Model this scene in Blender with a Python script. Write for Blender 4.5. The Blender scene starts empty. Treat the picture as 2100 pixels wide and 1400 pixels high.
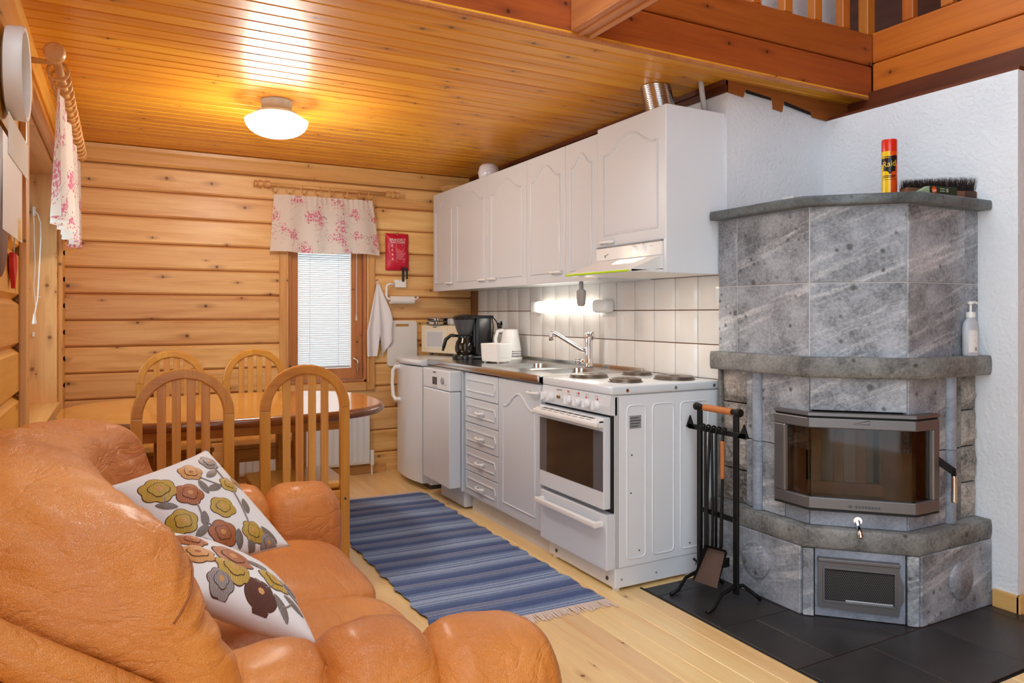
import bpy, bmesh, math, random
from mathutils import Vector, Matrix, noise as mnoise
random.seed(7)
PI = math.pi
S = bpy.context.scene
C = S.collection

# ------------------------------------------------------------------ camera, sky, exposure
cam_d = bpy.data.cameras.new('camera')
cam = bpy.data.objects.new('camera', cam_d); C.objects.link(cam)
cam.location = (0, 0, 1.2)
cam.rotation_euler = (PI/2, 0, -math.radians(28.2413))
cam_d.sensor_width = 36.0
cam_d.lens = 36.0*1495.0/2100.0
cam_d.shift_y = -57.0/2100.0
cam_d.clip_start = 0.02
S.camera = cam
S.view_settings.view_transform = 'Standard'
S.view_settings.look = 'None'
S.view_settings.gamma = 1.0
S.view_settings.use_curve_mapping = False
S.view_settings.exposure = 0.2

S.cycles.use_adaptive_sampling = True; S.cycles.adaptive_threshold = 0.02; S.cycles.max_bounces = 8
W = bpy.data.worlds.new('sky'); S.world = W
W.use_nodes = True
_bg = W.node_tree.nodes.get('Background') or W.node_tree.nodes.new('ShaderNodeBackground')
_bg.inputs['Color'].default_value = (0.76, 0.89, 1.0, 1)
_bg.inputs['Strength'].default_value = 3.45

def area_light(name, loc, rot, size, power, color=(1, 1, 1)):
    d = bpy.data.lights.new(name, 'AREA'); d.shape = 'RECTANGLE'
    d.size, d.size_y = size; d.energy = power; d.color = color
    o = bpy.data.objects.new(name, d); C.objects.link(o)
    o.location = loc; o.rotation_euler = rot
    return o
def point_light(name, loc, power, color, r=0.05):
    d = bpy.data.lights.new(name, 'POINT'); d.energy = power; d.color = color; d.shadow_soft_size = r
    o = bpy.data.objects.new(name, d); C.objects.link(o); o.location = loc
    return o
point_light('ceiling_lamp_light', (0.705, 3.86, 2.05), 31.0, (1.0, 0.95, 0.88), 0.13)
area_light('tube_lamp_light', (2.42, 3.88, 1.24), (0, math.radians(60), 0), (0.06, 0.66), 1.5, (1.0, 0.95, 0.86))
area_light('hood_light', (2.08, 2.78, 1.38), (0, 0, 0), (0.10, 0.2), 1.3, (1.0, 0.88, 0.70))

# ------------------------------------------------------------------ helpers
def srgb(r, g=None, b=None):
    if g is None: r, g, b = r
    f = lambda c: (c/255/12.92) if c/255 <= 0.04045 else ((c/255+0.055)/1.055)**2.4
    return (f(r), f(g), f(b), 1.0)

class MB:
    """collects geometry for one mesh"""
    def __init__(s): s.v = []; s.f = []; s.uv = None
    def add(s, vs, fs):
        n = len(s.v); s.v += [tuple(p) for p in vs]; s.f += [tuple(i+n for i in f) for f in fs]; return s
    def box(s, x0, x1, y0, y1, z0, z1):
        x0, x1 = min(x0, x1), max(x0, x1); y0, y1 = min(y0, y1), max(y0, y1); z0, z1 = min(z0, z1), max(z0, z1)
        vs = [(x0,y0,z0),(x1,y0,z0),(x1,y1,z0),(x0,y1,z0),(x0,y0,z1),(x1,y0,z1),(x1,y1,z1),(x0,y1,z1)]
        return s.add(vs, [(0,3,2,1),(4,5,6,7),(0,1,5,4),(1,2,6,5),(2,3,7,6),(3,0,4,7)])
    def rbox(s, x0, x1, y0, y1, z0, z1, r=0.005, seg=2):
        x0, x1 = min(x0, x1), max(x0, x1); y0, y1 = min(y0, y1), max(y0, y1); z0, z1 = min(z0, z1), max(z0, z1)
        r = min(r, 0.49*min(x1-x0, y1-y0, z1-z0))
        bm = bmesh.new(); bmesh.ops.create_cube(bm, size=1)
        for v in bm.verts:
            v.co = Vector(((x0+x1)/2+v.co.x*(x1-x0), (y0+y1)/2+v.co.y*(y1-y0), (z0+z1)/2+v.co.z*(z1-z0)))
        bmesh.ops.bevel(bm, geom=bm.edges[:], offset=r, segments=seg, profile=0.5, affect='EDGES')
        return s.bm(bm)
    def bm(s, bm, M=None):
        bm.verts.index_update(); n = len(s.v)
        s.v += [tuple((M @ v.co) if M else v.co) for v in bm.verts]
        s.f += [tuple(v.index+n for v in f.verts) for f in bm.faces]
        bm.free(); return s
    def prism(s, poly, z0, z1):
        """poly: list of (x,y) counter-clockwise"""
        n = len(poly)
        vs = [(x, y, z0) for x, y in poly]+[(x, y, z1) for x, y in poly]
        fs = [tuple(range(n-1, -1, -1)), tuple(range(n, 2*n))]+[(i, (i+1) % n, n+(i+1) % n, n+i) for i in range(n)]
        return s.add(vs, fs)
    def loft(s, rings, cap=True, closed=True):
        n = len(rings[0]); vs = [p for r in rings for p in r]; fs = []
        for k in range(len(rings)-1):
            for i in range(n if closed else n-1):
                j = (i+1) % n
                fs.append((k*n+i, k*n+j, (k+1)*n+j, (k+1)*n+i))
        if cap:
            fs.append(tuple(range(n-1, -1, -1))); m = (len(rings)-1)*n
            fs.append(tuple(m+i for i in range(n)))
        return s.add(vs, fs)
    def lathe(s, prof, n=24, c=(0, 0, 0), axis='z', cap=True):
        rings = []
        for r, h in prof:
            ring = []
            for i in range(n):
                a = 2*PI*i/n; p, q = r*math.cos(a), r*math.sin(a)
                if axis == 'z': ring.append((c[0]+p, c[1]+q, c[2]+h))
                elif axis == 'y': ring.append((c[0]+q, c[1]+h, c[2]+p))
                else: ring.append((c[0]+h, c[1]+p, c[2]+q))
            rings.append(ring)
        return s.loft(rings, cap)
    def tube(s, path, r, n=8, closed=False):
        path = [Vector(p) for p in path]; m = len(path); rings = []
        rr = r if isinstance(r, (list, tuple)) else [r]*m
        up = None
        for i, p in enumerate(path):
            if closed: t = (path[(i+1) % m]-path[i-1])
            else: t = path[min(i+1, m-1)]-path[max(i-1, 0)]
            t = t.normalized() if t.length > 1e-9 else Vector((0, 0, 1))
            if up is None:
                up = Vector((0, 0, 1)) if abs(t.z) < 0.9 else Vector((1, 0, 0))
            a = t.cross(up)
            if a.length < 1e-6: a = t.cross(Vector((0, 1, 0)))
            a.normalize(); b = a.cross(t).normalized(); up = b
            rings.append([tuple(p+a*rr[i]*math.cos(2*PI*k/n)+b*rr[i]*math.sin(2*PI*k/n)) for k in range(n)])
        if closed: rings.append(rings[0]); return s.loft(rings, cap=False)
        return s.loft(rings)
    def bar(s, p, q, w, d, up=(0, 0, 1)):
        """rectangular bar from p to q, width w across, depth d along up"""
        p, q = Vector(p), Vector(q); t = (q-p).normalized(); u = Vector(up)
        a = t.cross(u).normalized(); b = a.cross(t).normalized()
        rings = []
        for c in (p, q):
            rings.append([tuple(c+a*w/2*i+b*d/2*j) for i, j in ((-1,-1),(1,-1),(1,1),(-1,1))])
        return s.loft(rings)
    def grid(s, fn, nu, nv, uv=False, closed_u=False):
        vs = []; uvs = []
        for j in range(nv+1):
            for i in range(nu+1):
                vs.append(tuple(fn(i/nu, j/nv))); uvs.append((i/nu, j/nv))
        fs = [(j*(nu+1)+i, j*(nu+1)+i+1, (j+1)*(nu+1)+i+1, (j+1)*(nu+1)+i) for j in range(nv) for i in range(nu)]
        if uv: s.uv = (s.uv or [])+uvs
        return s.add(vs, fs)
    def xf(s, M):
        s.v = [tuple(M @ Vector(p)) for p in s.v]; return s
    def mesh(s, name, mat=None, smooth=False):
        me = bpy.data.meshes.new(name); me.from_pydata(s.v, [], s.f)
        if s.uv:
            l = me.uv_layers.new(name='UVMap')
            for lp in me.loops: l.data[lp.index].uv = s.uv[lp.vertex_index]
        bm = bmesh.new(); bm.from_mesh(me); bmesh.ops.recalc_face_normals(bm, faces=bm.faces); bm.to_mesh(me); bm.free()
        if mat: me.materials.append(mat)
        if smooth: me.shade_smooth() if hasattr(me, 'shade_smooth') else None
        if smooth and smooth is not True:
            try: me.set_sharp_from_angle(angle=math.radians(smooth))
            except Exception: pass
        me.update(); return me

def link(o, parent=None):
    C.objects.link(o)
    if parent is not None:
        o.parent = parent
    return o
def obj(name, mb, mat, parent=None, smooth=False, world=True):
    """links one mesh object; world=True: vertices are in world space even under a parent that is moved"""
    me = mb if isinstance(mb, bpy.types.Mesh) else mb.mesh(name, mat, smooth)
    o = bpy.data.objects.new(name, me); link(o, parent)
    if parent is not None and world: o.matrix_parent_inverse = wm(parent).inverted()
    return o
def wm(o):
    M = Matrix.LocRotScale(o.location, o.rotation_euler, o.scale)
    if o.parent: M = wm(o.parent) @ o.matrix_parent_inverse @ M
    return M
def tag(o, label=None, cat=None, group=None, kind=None):
    if label: o['label'] = label
    if cat: o['category'] = cat
    if group: o['group'] = group
    if kind: o['kind'] = kind
    return o
def thing(name, label, cat, loc=(0, 0, 0), rz=0, group=None):
    o = bpy.data.objects.new(name, None); C.objects.link(o)
    o.empty_display_size = 0.05
    o.location = loc; o.rotation_euler = (0, 0, rz)
    return tag(o, label, cat, group)
def dup(root, loc, rz, label=None, group=None):
    def cp(o, par):
        c = o.copy(); C.objects.link(c)
        if par is not None: c.parent = par
        for ch in [x for x in bpy.data.objects if x.parent == o]: cp(ch, c)
        return c
    r = cp(root, None); r.location = loc; r.rotation_euler = (0, 0, rz)
    if label: r['label'] = label
    if group: r['group'] = group
    return r
def text_mb(txt, size, fn, extr=0.0):
    """flat lettering; fn maps (x, y) of the text plane to a world point"""
    cu = bpy.data.curves.new('t', 'FONT'); cu.body = txt; cu.size = size; cu.align_x = 'CENTER'; cu.align_y = 'CENTER'
    cu.resolution_u = 3
    o = bpy.data.objects.new('t', cu); C.objects.link(o)
    dg = bpy.context.evaluated_depsgraph_get(); dg.update()
    me = bpy.data.meshes.new_from_object(o.evaluated_get(dg))
    mb = MB().add([fn(v.co.x, v.co.y) for v in me.vertices], [tuple(p.vertices) for p in me.polygons])
    bpy.data.objects.remove(o); bpy.data.curves.remove(cu); bpy.data.meshes.remove(me)
    return mb

# ------------------------------------------------------------------ materials
class NT:
    def __init__(s, name):
        s.m = bpy.data.materials.new(name); s.m.use_nodes = True
        s.t = s.m.node_tree; s.t.nodes.clear()
        s.out = s.t.nodes.new('ShaderNodeOutputMaterial')
        s.b = s.t.nodes.new('ShaderNodeBsdfPrincipled')
        s.t.links.new(s.b.outputs[0], s.out.inputs[0])
    def n(s, typ, **kw):
        nd = s.t.nodes.new('ShaderNode'+typ)
        for k, v in kw.items():
            if k in nd.inputs: s.set(nd.inputs[k], v)
            else: setattr(nd, k, v)
        return nd
    def set(s, inp, v):
        if isinstance(v, bpy.types.NodeSocket): s.t.links.new(v, inp)
        elif isinstance(v, bpy.types.Node): s.t.links.new(v.outputs[0], inp)
        else: inp.default_value = v
    def bs(s, **kw):
        for k, v in kw.items(): s.set(s.b.inputs[k.replace('_', ' ')], v)
    def math(s, op, a, b=0.0, c=0.0, clamp=False):
        nd = s.t.nodes.new('ShaderNodeMath'); nd.operation = op; nd.use_clamp = clamp
        for i, v in enumerate((a, b, c)): s.set(nd.inputs[i], v)
        return nd.outputs[0]
    def vmath(s, op, a, b=(0, 0, 0)):
        nd = s.t.nodes.new('ShaderNodeVectorMath'); nd.operation = op
        s.set(nd.inputs[0], a); s.set(nd.inputs[1], b)
        return nd.outputs['Value'] if op in ('DOT_PRODUCT', 'LENGTH', 'DISTANCE') else nd.outputs[0]
    def mix(s, f, a, b, typ='MIX'):
        nd = s.t.nodes.new('ShaderNodeMix'); nd.data_type = 'RGBA'; nd.blend_type = typ
        s.set(nd.inputs[0], f); s.set(nd.inputs[6], a); s.set(nd.inputs[7], b)
        return nd.outputs[2]
    def ramp(s, f, stops, interp='LINEAR'):
        nd = s.t.nodes.new('ShaderNodeValToRGB'); nd.color_ramp.interpolation = interp
        e = nd.color_ramp.elements
        while len(e) < len(stops): e.new(0.5)
        for el, (p, c) in zip(e, stops):
            el.position = p; el.color = c if len(c) == 4 else (*c, 1)
        s.set(nd.inputs[0], f); return nd.outputs[0]
    def rng(s, f, a, b, c=0.0, d=1.0):
        nd = s.t.nodes.new('ShaderNodeMapRange')
        s.set(nd.inputs[0], f)
        for i, v in enumerate((a, b, c, d)): nd.inputs[i+1].default_value = v
        return nd.outputs[0]
    def bump(s, h, strength=0.3, dist=0.002):
        nd = s.n('Bump', Strength=strength, Distance=dist, Height=h)
        s.t.links.new(nd.outputs[0], s.b.inputs['Normal']); return nd
    def coord(s, off=True, kind='Object'):
        tc = s.n('TexCoord'); v = tc.outputs[kind]
        if off:
            oi = s.n('ObjectInfo')
            k = s.n('CombineXYZ', X=s.math('MULTIPLY', oi.outputs['Random'], 31.7), Y=s.math('MULTIPLY', oi.outputs['Random'], 57.3), Z=s.math('MULTIPLY', oi.outputs['Random'], 91.1))
            v = s.vmath('ADD', v, k.outputs[0]); s.rand = oi.outputs['Random']
        return v

def plain(name, col, rough=0.5, metal=0.0, bump=None, var=0.0, coat=0.0, **kw):
    t = NT(name); t.bs(Base_Color=srgb(col), Roughness=rough, Metallic=metal)
    if coat: t.bs(Coat_Weight=coat, Coat_Roughness=0.1)
    if var:
        nz = t.n('TexNoise', Scale=6.0, Detail=4.0, Vector=t.coord())
        c = srgb(col); lo = tuple(x*(1-var) for x in c[:3]); hi = tuple(min(1, x*(1+var)) for x in c[:3])
        t.bs(Base_Color=t.ramp(nz.outputs[0], [(0.3, lo), (0.7, hi)]))
    if bump:
        nz = t.n('TexNoise', Scale=bump[0], Detail=3.0, Vector=t.coord(False))
        t.bump(nz.outputs[0], bump[1], bump[2] if len(bump) > 2 else 0.002)
    for k, v in kw.items(): t.set(t.b.inputs[k.replace('_', ' ')], v)
    return t.m
def emit(name, col, strength):
    t = NT(name); t.bs(Base_Color=srgb(col), Emission_Color=srgb(col), Emission_Strength=strength, Roughness=0.4); return t.m

def wood(name, light, dark, axis='x', rough=0.4, coat=0.0, knots=0.5, var=0.12, along=0.7, across=9.0, knot_col=None, kscale=(1.5, 6.0), sat=1.0):
    """planed pine: long grain along one axis, rings, knots, board to board variation"""
    t = NT(name); v = t.coord()
    ax = 'xyz'.index(axis)
    sc = [across]*3; sc[ax] = along
    m1 = t.vmath('MULTIPLY', v, tuple(sc))
    warp = t.n('TexNoise', Scale=0.8, Detail=2.0, Vector=m1)
    m1w = t.vmath('ADD', m1, t.vmath('MULTIPLY', warp.outputs['Color'], (1.6, 1.6, 1.6)))
    g1 = t.n('TexNoise', Scale=1.6, Detail=5.0, Roughness=0.6, Vector=m1w)
    sc2 = [across*9]*3; sc2[ax] = along*3
    g2 = t.n('TexNoise', Scale=1.5, Detail=3.0, Vector=t.vmath('MULTIPLY', v, tuple(sc2)))
    f = t.math('ADD', t.math('MULTIPLY', g1.outputs[0], 0.75), t.math('MULTIPLY', g2.outputs[0], 0.25))
    col = t.ramp(f, [(0.3, srgb(dark)), (0.52, srgb([(a+2*b)/3 for a, b in zip(dark, light)])), (0.7, srgb(light))])
    if knots:
        sx = t.n('SeparateXYZ', Vector=v); o3 = [sx.outputs[k] for k in range(3)]
        al = o3.pop(ax); ac = t.math('ADD', o3[0], o3[1])
        kvec = t.n('CombineXYZ', X=t.math('MULTIPLY', al, kscale[0]*1.6), Y=t.math('MULTIPLY', ac, kscale[1]*1.3))
        kv = t.n('TexVoronoi', Scale=1.0, Vector=kvec, voronoi_dimensions='2D')
        kcs = t.n('SeparateColor', Color=kv.outputs['Color'])
        keep = t.math('GREATER_THAN', kcs.outputs[0], 1-knots)
        dv_ = t.vmath('SUBTRACT', kvec.outputs[0], kv.outputs['Position'])
        dm_ = t.vmath('LENGTH', t.vmath('MULTIPLY', dv_, (1.0/(kscale[0]*1.6), 1.0/(kscale[1]*1.3), 0)))
        rad = t.rng(kcs.outputs[1], 0, 1, 0.0045, 0.013)
        q_ = t.math('DIVIDE', dm_, rad)
        halo = t.vmath('LENGTH', t.vmath('MULTIPLY', dv_, (0.30/(kscale[0]*1.6), 1.0/(kscale[1]*1.3), 0)))
        hq = t.math('DIVIDE', halo, rad)
        kc = srgb(knot_col or [x*0.55 for x in dark])
        col = t.mix(t.math('MULTIPLY', t.math('MULTIPLY', t.rng(hq, 0.6, 2.2, 1.0, 0.0), keep), 0.45), col, srgb([(a+b)/2 for a, b in zip(dark, knot_col or dark)]))
        col = t.mix(t.math('MULTIPLY', t.math('MULTIPLY', t.rng(q_, 0.55, 1.15, 1.0, 0.0), keep), 0.9), col, kc)
    oi = t.n('ObjectInfo')
    val = t.rng(oi.outputs['Random'], 0, 1, 1-var, 1+var*0.7)
    hs = t.n('HueSaturation', Hue=t.rng(oi.outputs['Random'], 0, 1, 0.494, 0.506), Saturation=sat, Value=val, Color=col)
    t.bs(Base_Color=hs.outputs[0], Roughness=rough)
    if coat: t.bs(Coat_Weight=coat, Coat_Roughness=0.28)
    t.bump(g2.outputs[0], 0.12, 0.001)
    return t.m

M = {}
M['ceil'] = wood('ceiling_pine', (243, 176, 48), (210, 126, 18), 'x', 0.40, 0.25, 0.35, 0.10, kscale=(2.0, 9.0), knot_col=(88, 40, 14))
M['log'] = wood('log_pine_x', (252, 214, 148), (214, 150, 80), 'x', 0.42, 0.1, 0.42, 0.13, kscale=(2.4, 7.5), knot_col=(92, 46, 18))
M['logy'] = wood('log_pine_y', (240, 182, 76), (208, 138, 38), 'y', 0.4, 0.15, 0.35, 0.10, kscale=(1.4, 6.0), knot_col=(92, 46, 18))
M['floor'] = wood('floor_pine', (250, 220, 160), (234, 186, 120), 'y', 0.3, 0.25, 0.35, 0.09, kscale=(1.1, 8.0), knot_col=(126, 62, 28))
M['casing'] = wood('casing_pine_z', (228, 178, 112), (198, 138, 76), 'z', 0.4, 0.1, 0.4, 0.06, kscale=(2.5, 9.0))
M['casingx'] = wood('casing_pine_x', (228, 178, 112), (198, 138, 76), 'x', 0.4, 0.1, 0.3, 0.06)
M['casingy'] = wood('casing_pine_y', (232, 182, 112), (202, 140, 74), 'y', 0.4, 0.1, 0.3, 0.06)
M['jamb'] = wood('jamb_pine_z', (238, 190, 132), (216, 156, 96), 'z', 0.4, 0.1, 0.6, 0.05, kscale=(3.0, 9.0), knot_col=(128, 74, 40))
M['sash'] = wood('sash_pine_z', (204, 136, 82), (170, 104, 56), 'z', 0.35, 0.2, 0.5, 0.05, kscale=(3, 9))
M['sashx'] = wood('sash_pine_x', (204, 136, 82), (170, 104, 56), 'x', 0.35, 0.2, 0.3, 0.05)
M['fascia'] = wood('fascia_pine_x_shaded', (178, 92, 32), (138, 62, 18), 'x', 0.4, 0.1, 0.45, 0.06, kscale=(2.4, 9.0), knot_col=(60, 22, 8))  # front fascia: darker than the side boards, its shade put into the colour
M['fasciay'] = wood('fascia_pine_y', (216, 124, 36), (178, 88, 18), 'y', 0.4, 0.1, 0.35, 0.06, kscale=(2.0, 8.0), knot_col=(110, 48, 12))
M['beam'] = wood('beam_pine_y', (214, 146, 82), (180, 108, 50), 'y', 0.4, 0.1, 0.3, 0.06)
M['baluster'] = wood('baluster_pine_z', (206, 120, 40), (168, 84, 22), 'z', 0.4, 0.1, 0.2, 0.06)
M['darkwood'] = wood('dark_pine_y', (110, 52, 20), (72, 30, 10), 'y', 0.5, 0.0, 0.2, 0.06)
M['trimx'] = wood('trim_pine_x', (166, 92, 40), (128, 66, 26), 'x', 0.45, 0.0, 0.2, 0.06)
M['chair'] = wood('chair_pine_z', (222, 160, 70), (190, 120, 40), 'z', 0.32, 0.25, 0.15, 0.07, across=14)
M['chairx'] = wood('chair_pine_x', (222, 160, 70), (190, 120, 40), 'x', 0.32, 0.25, 0.1, 0.07, across=14)
M['chairy'] = wood('chair_pine_y', (218, 158, 72), (188, 120, 42), 'y', 0.32, 0.25, 0.1, 0.07, across=14)
M['chairlt'] = wood('chair_pine_light', (228, 168, 88), (196, 124, 52), 'z', 0.32, 0.25, 0.1, 0.05, across=14)
M['rim'] = wood('table_rim', (140, 76, 34), (96, 46, 18), 'x', 0.22, 0.5, 0.0, 0.02, across=16)
M['rod'] = wood('rod_birch', (224, 176, 116), (196, 142, 84), 'x', 0.4, 0.1, 0.0, 0.03, across=20)
M['rody'] = wood('rod_birch_y', (234, 184, 116), (206, 150, 86), 'y', 0.4, 0.1, 0.0, 0.03, across=20)
M['white'] = plain('white_lacquer', (212, 217, 223), 0.32)
M['appl'] = plain('white_enamel', (222, 228, 234), 0.22, coat=0.2)
M['applr'] = plain('white_enamel_side', (236, 240, 245), 0.35)
M['whitep'] = plain('white_plastic', (238, 238, 236), 0.35)
M['offwhite'] = plain('cream_plastic', (232, 218, 186), 0.4)
M['grey'] = plain('grey_plastic', (150, 152, 154), 0.45)
M['ltgrey'] = plain('light_grey_plastic', (198, 200, 202), 0.45)
M['dgrey'] = plain('dark_grey_plastic', (72, 74, 78), 0.4)
M['black'] = plain('black_plastic', (22, 22, 23), 0.25)
M['blackm'] = plain('black_matte', (20, 19, 19), 0.7)
M['iron'] = plain('wrought_iron', (30, 29, 29), 0.5, 0.6, bump=(60, 0.3))
M['rust'] = plain('rusty_steel', (92, 74, 64), 0.6, 0.5, bump=(80, 0.4), var=0.3)
M['chrome'] = plain('chrome', (225, 225, 228), 0.08, 1.0)
M['steel'] = plain('brushed_steel', (196, 194, 190), 0.22, 1.0, bump=(300, 0.03, 0.0005))
M['steeld'] = plain('steel_edge', (120, 96, 84), 0.3, 1.0)
M['brass'] = plain('brass', (176, 140, 80), 0.3, 1.0)
M['alu'] = plain('aluminium_foil', (214, 214, 216), 0.2, 1.0)
M['leatherwrap'] = plain('leather_wrap', (190, 112, 50), 0.5, bump=(90, 0.3))
M['red'] = plain('red_vinyl', (206, 22, 56), 0.4, bump=(30, 0.15))
M['redprint'] = plain('pale_pink_print', (240, 170, 182), 0.5)
M['redcloth'] = plain('red_felt', (206, 44, 30), 0.9, bump=(200, 0.4))
M['cloth'] = plain('white_cotton', (232, 231, 236), 0.9, bump=(250, 0.3))
M['paper'] = plain('paper', (226, 222, 212), 0.8)
M['kitchenroll'] = plain('kitchen_paper', (238, 236, 232), 0.9, bump=(120, 0.3))
M['glassdark'] = None
M['groove'] = plain('log_groove', (150, 88, 38), 0.7)
M['seam'] = plain('leather_seam', (150, 82, 40), 0.5)
def m_leather():
    t = NT('tan_leather'); v = t.coord(False)
    n1 = t.n('TexNoise', Scale=2.2, Detail=4.0, Vector=v)
    col = t.ramp(n1.outputs[0], [(0.3, srgb(192, 106, 40)), (0.7, srgb(234, 150, 64))])
    vo = t.n('TexVoronoi', Scale=330.0, Vector=v, feature='DISTANCE_TO_EDGE')
    cr = t.n('TexNoise', Scale=9.0, Detail=6.0, Roughness=0.62, Distortion=1.6, Vector=t.vmath('MULTIPLY', v, (1.0, 0.45, 1.5)))
    rd = t.n('TexNoise', Scale=5.0, Detail=3.0, Distortion=1.1, Vector=t.vmath('MULTIPLY', t.vmath('ADD', v, t.vmath('MULTIPLY', v.node.outputs['Object'], (0.0, 0.0, 0.6))), (1.6, 0.7, 1.9)))
    rdg = t.math('POWER', t.math('SUBTRACT', 1.0, t.math('ABSOLUTE', t.math('SUBTRACT', t.math('MULTIPLY', rd.outputs[0], 2.0), 1.0))), 9.0)
    cr_ = t.math('SUBTRACT', t.math('MULTIPLY', cr.outputs[0], 1.6), t.math('MULTIPLY', rdg, 0.55))
    h = t.math('ADD', t.math('MULTIPLY', t.rng(vo.outputs[0], 0.0, 0.25), 0.12), cr_)
    t.bs(Base_Color=col, Roughness=t.rng(n1.outputs[0], 0.3, 0.7, 0.28, 0.40), Coat_Weight=0.2, Coat_Roughness=0.25)
    t.bump(h, 0.6, 0.009); return t.m
M['leather'] = m_leather()

def m_stone(name, base, vein, stain, rough=0.55, mottled=0.35, bumpd=0.002, spots=0.8, veins=0.8):
    """soapstone: speckled grey grain, pale slanting veins, dark iron spots"""
    t = NT(name); v = t.coord()
    n1 = t.n('TexNoise', Scale=7.0, Detail=8.0, Roughness=0.6, Vector=v)
    n0 = t.n('TexNoise', Scale=85.0, Detail=4.0, Roughness=0.7, Vector=v)
    f = t.math('ADD', t.math('MULTIPLY', n1.outputs[0], 0.6), t.math('MULTIPLY', n0.outputs[0], 0.4))
    lo = [x*(1-mottled*0.7) for x in base]; hi = [min(255, x*(1+mottled*0.45)) for x in base]
    col = t.ramp(f, [(0.38, srgb(lo)), (0.5, srgb(base)), (0.62, srgb(hi))])
    sp = t.n('SeparateXYZ', Vector=v)
    s_ = t.vmath('DOT_PRODUCT', v, (0.707, -0.707, 0.0))
    c_ = t.math('SUBTRACT', sp.outputs[2], t.math('MULTIPLY', s_, 0.42))
    vv = t.n('CombineXYZ', X=t.math('MULTIPLY', c_, 13.0), Y=t.math('MULTIPLY', s_, 1.6), Z=3.0)
    n2 = t.n('TexNoise', Scale=1.0, Detail=9.0, Roughness=0.68, Distortion=0.35, Vector=vv)
    vm = t.math('MULTIPLY', t.rng(n2.outputs[0], 0.52, 0.66), t.rng(n0.outputs[0], 0.3, 0.6, 0.35, 1.0))
    col = t.mix(t.math('MULTIPLY', vm, veins), col, srgb(vein))
    for sc, th, r0, r1 in ((13.0, 0.80, 0.10, 0.24), (26.0, 0.86, 0.12, 0.3)):
        vo = t.n('TexVoronoi', Scale=sc, Vector=t.vmath('ADD', v, t.vmath('MULTIPLY', n1.outputs['Color'], (0.03, 0.03, 0.03))))
        keep = t.math('GREATER_THAN', t.n('SeparateColor', Color=vo.outputs['Color']).outputs[0], th)
        col = t.mix(t.math('MULTIPLY', t.math('MULTIPLY', t.rng(vo.outputs['Distance'], r0, r1, 1.0, 0.0), keep), spots), col, srgb(stain))
    oi = t.n('ObjectInfo')
    hs = t.n('HueSaturation', Value=t.rng(oi.outputs['Random'], 0, 1, 0.92, 1.08), Color=col)
    t.bs(Base_Color=hs.outputs[0], Roughness=rough)
    t.bump(f, 0.4, bumpd); return t.m
M['stone'] = m_stone('soapstone_honed', (144, 147, 153), (224, 224, 226), (66, 64, 58), mottled=0.45, veins=0.9)
M['stoneb'] = m_stone('soapstone_bluish', (142, 148, 160), (190, 194, 204), (92, 92, 98), mottled=0.25, veins=0.4, spots=0.3)
M['shelf'] = m_stone('soapstone_shelf', (120, 119, 116), (164, 162, 158), (50, 47, 42), mottled=0.5, veins=0.5)
M['slab'] = m_stone('soapstone_slab', (92, 97, 98), (130, 134, 134), (44, 44, 42), 0.4, veins=0.5)
M['rough'] = m_stone('soapstone_split', (146, 138, 130), (206, 196, 186), (60, 52, 44), 0.7, 0.7, 0.02, 0.4)
M['joint'] = plain('stone_joint', (205, 205, 205), 0.8)

def m_plaster():
    t = NT('white_plaster'); v = t.coord(False)
    n1 = t.n('TexNoise', Scale=55.0, Detail=4.0, Roughness=0.6, Vector=v)
    n2 = t.n('TexNoise', Scale=3.0, Detail=3.0, Vector=v)
    vo = t.n('TexVoronoi', Scale=60.0, Vector=v, feature='SMOOTH_F1')
    t.bs(Base_Color=t.ramp(n2.outputs[0], [(0.3, srgb(224, 227, 231)), (0.7, srgb(234, 236, 239))]), Roughness=0.9)
    t.bump(t.math('ADD', n1.outputs[0], t.math('MULTIPLY', vo.outputs[0], 0.7)), 0.6, 0.006); return t.m
M['plaster'] = m_plaster()

def m_glass(name, col=(235, 242, 240), rough=0.02, ior=1.45):
    t = NT(name)
    g = t.n('BsdfGlossy', Roughness=rough, Color=(1, 1, 1, 1)); tr = t.n('BsdfTransparent', Color=srgb(col))
    fr = t.n('Fresnel', IOR=ior)
    mx = t.n('MixShader'); t.set(mx.inputs[0], fr.outputs[0]); t.t.links.new(tr.outputs[0], mx.inputs[1]); t.t.links.new(g.outputs[0], mx.inputs[2])
    t.t.links.new(mx.outputs[0], t.out.inputs[0]); return t.m
M['pane'] = m_glass('window_glass')
M['sootglass'] = m_glass('sooty_stove_glass', (214, 204, 194), 0.04, 1.28)
M['carafe'] = m_glass('carafe_glass', (150, 145, 140), 0.03)
M['oven'] = plain('oven_glass', (58, 48, 42), 0.12, coat=0.5)
M['ovenedge'] = plain('oven_glass_border', (96, 98, 104), 0.12, coat=0.5)
M['tile'] = plain('white_glazed_tile', (232, 228, 224), 0.1, coat=0.3, bump=(3, 0.15, 0.002))
M['grout'] = plain('brown_grout', (140, 94, 58), 0.9)
M['soapplastic'] = plain('frosted_plastic', (214, 218, 226), 0.35, Transmission_Weight=0.25)

def m_hearth():
    t = NT('black_floor_tile'); v = t.coord()
    n1 = t.n('TexNoise', Scale=5.0, Detail=6.0, Vector=v)
    col = t.ramp(n1.outputs[0], [(0.3, srgb(34, 32, 33)), (0.7, srgb(58, 53, 52))])
    n2 = t.n('TexNoise', Scale=120.0, Detail=2.0, Vector=v)
    t.bs(Base_Color=col, Roughness=0.38); t.bump(n2.outputs[0], 0.2, 0.002); return t.m
M['hearth'] = m_hearth()

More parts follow.
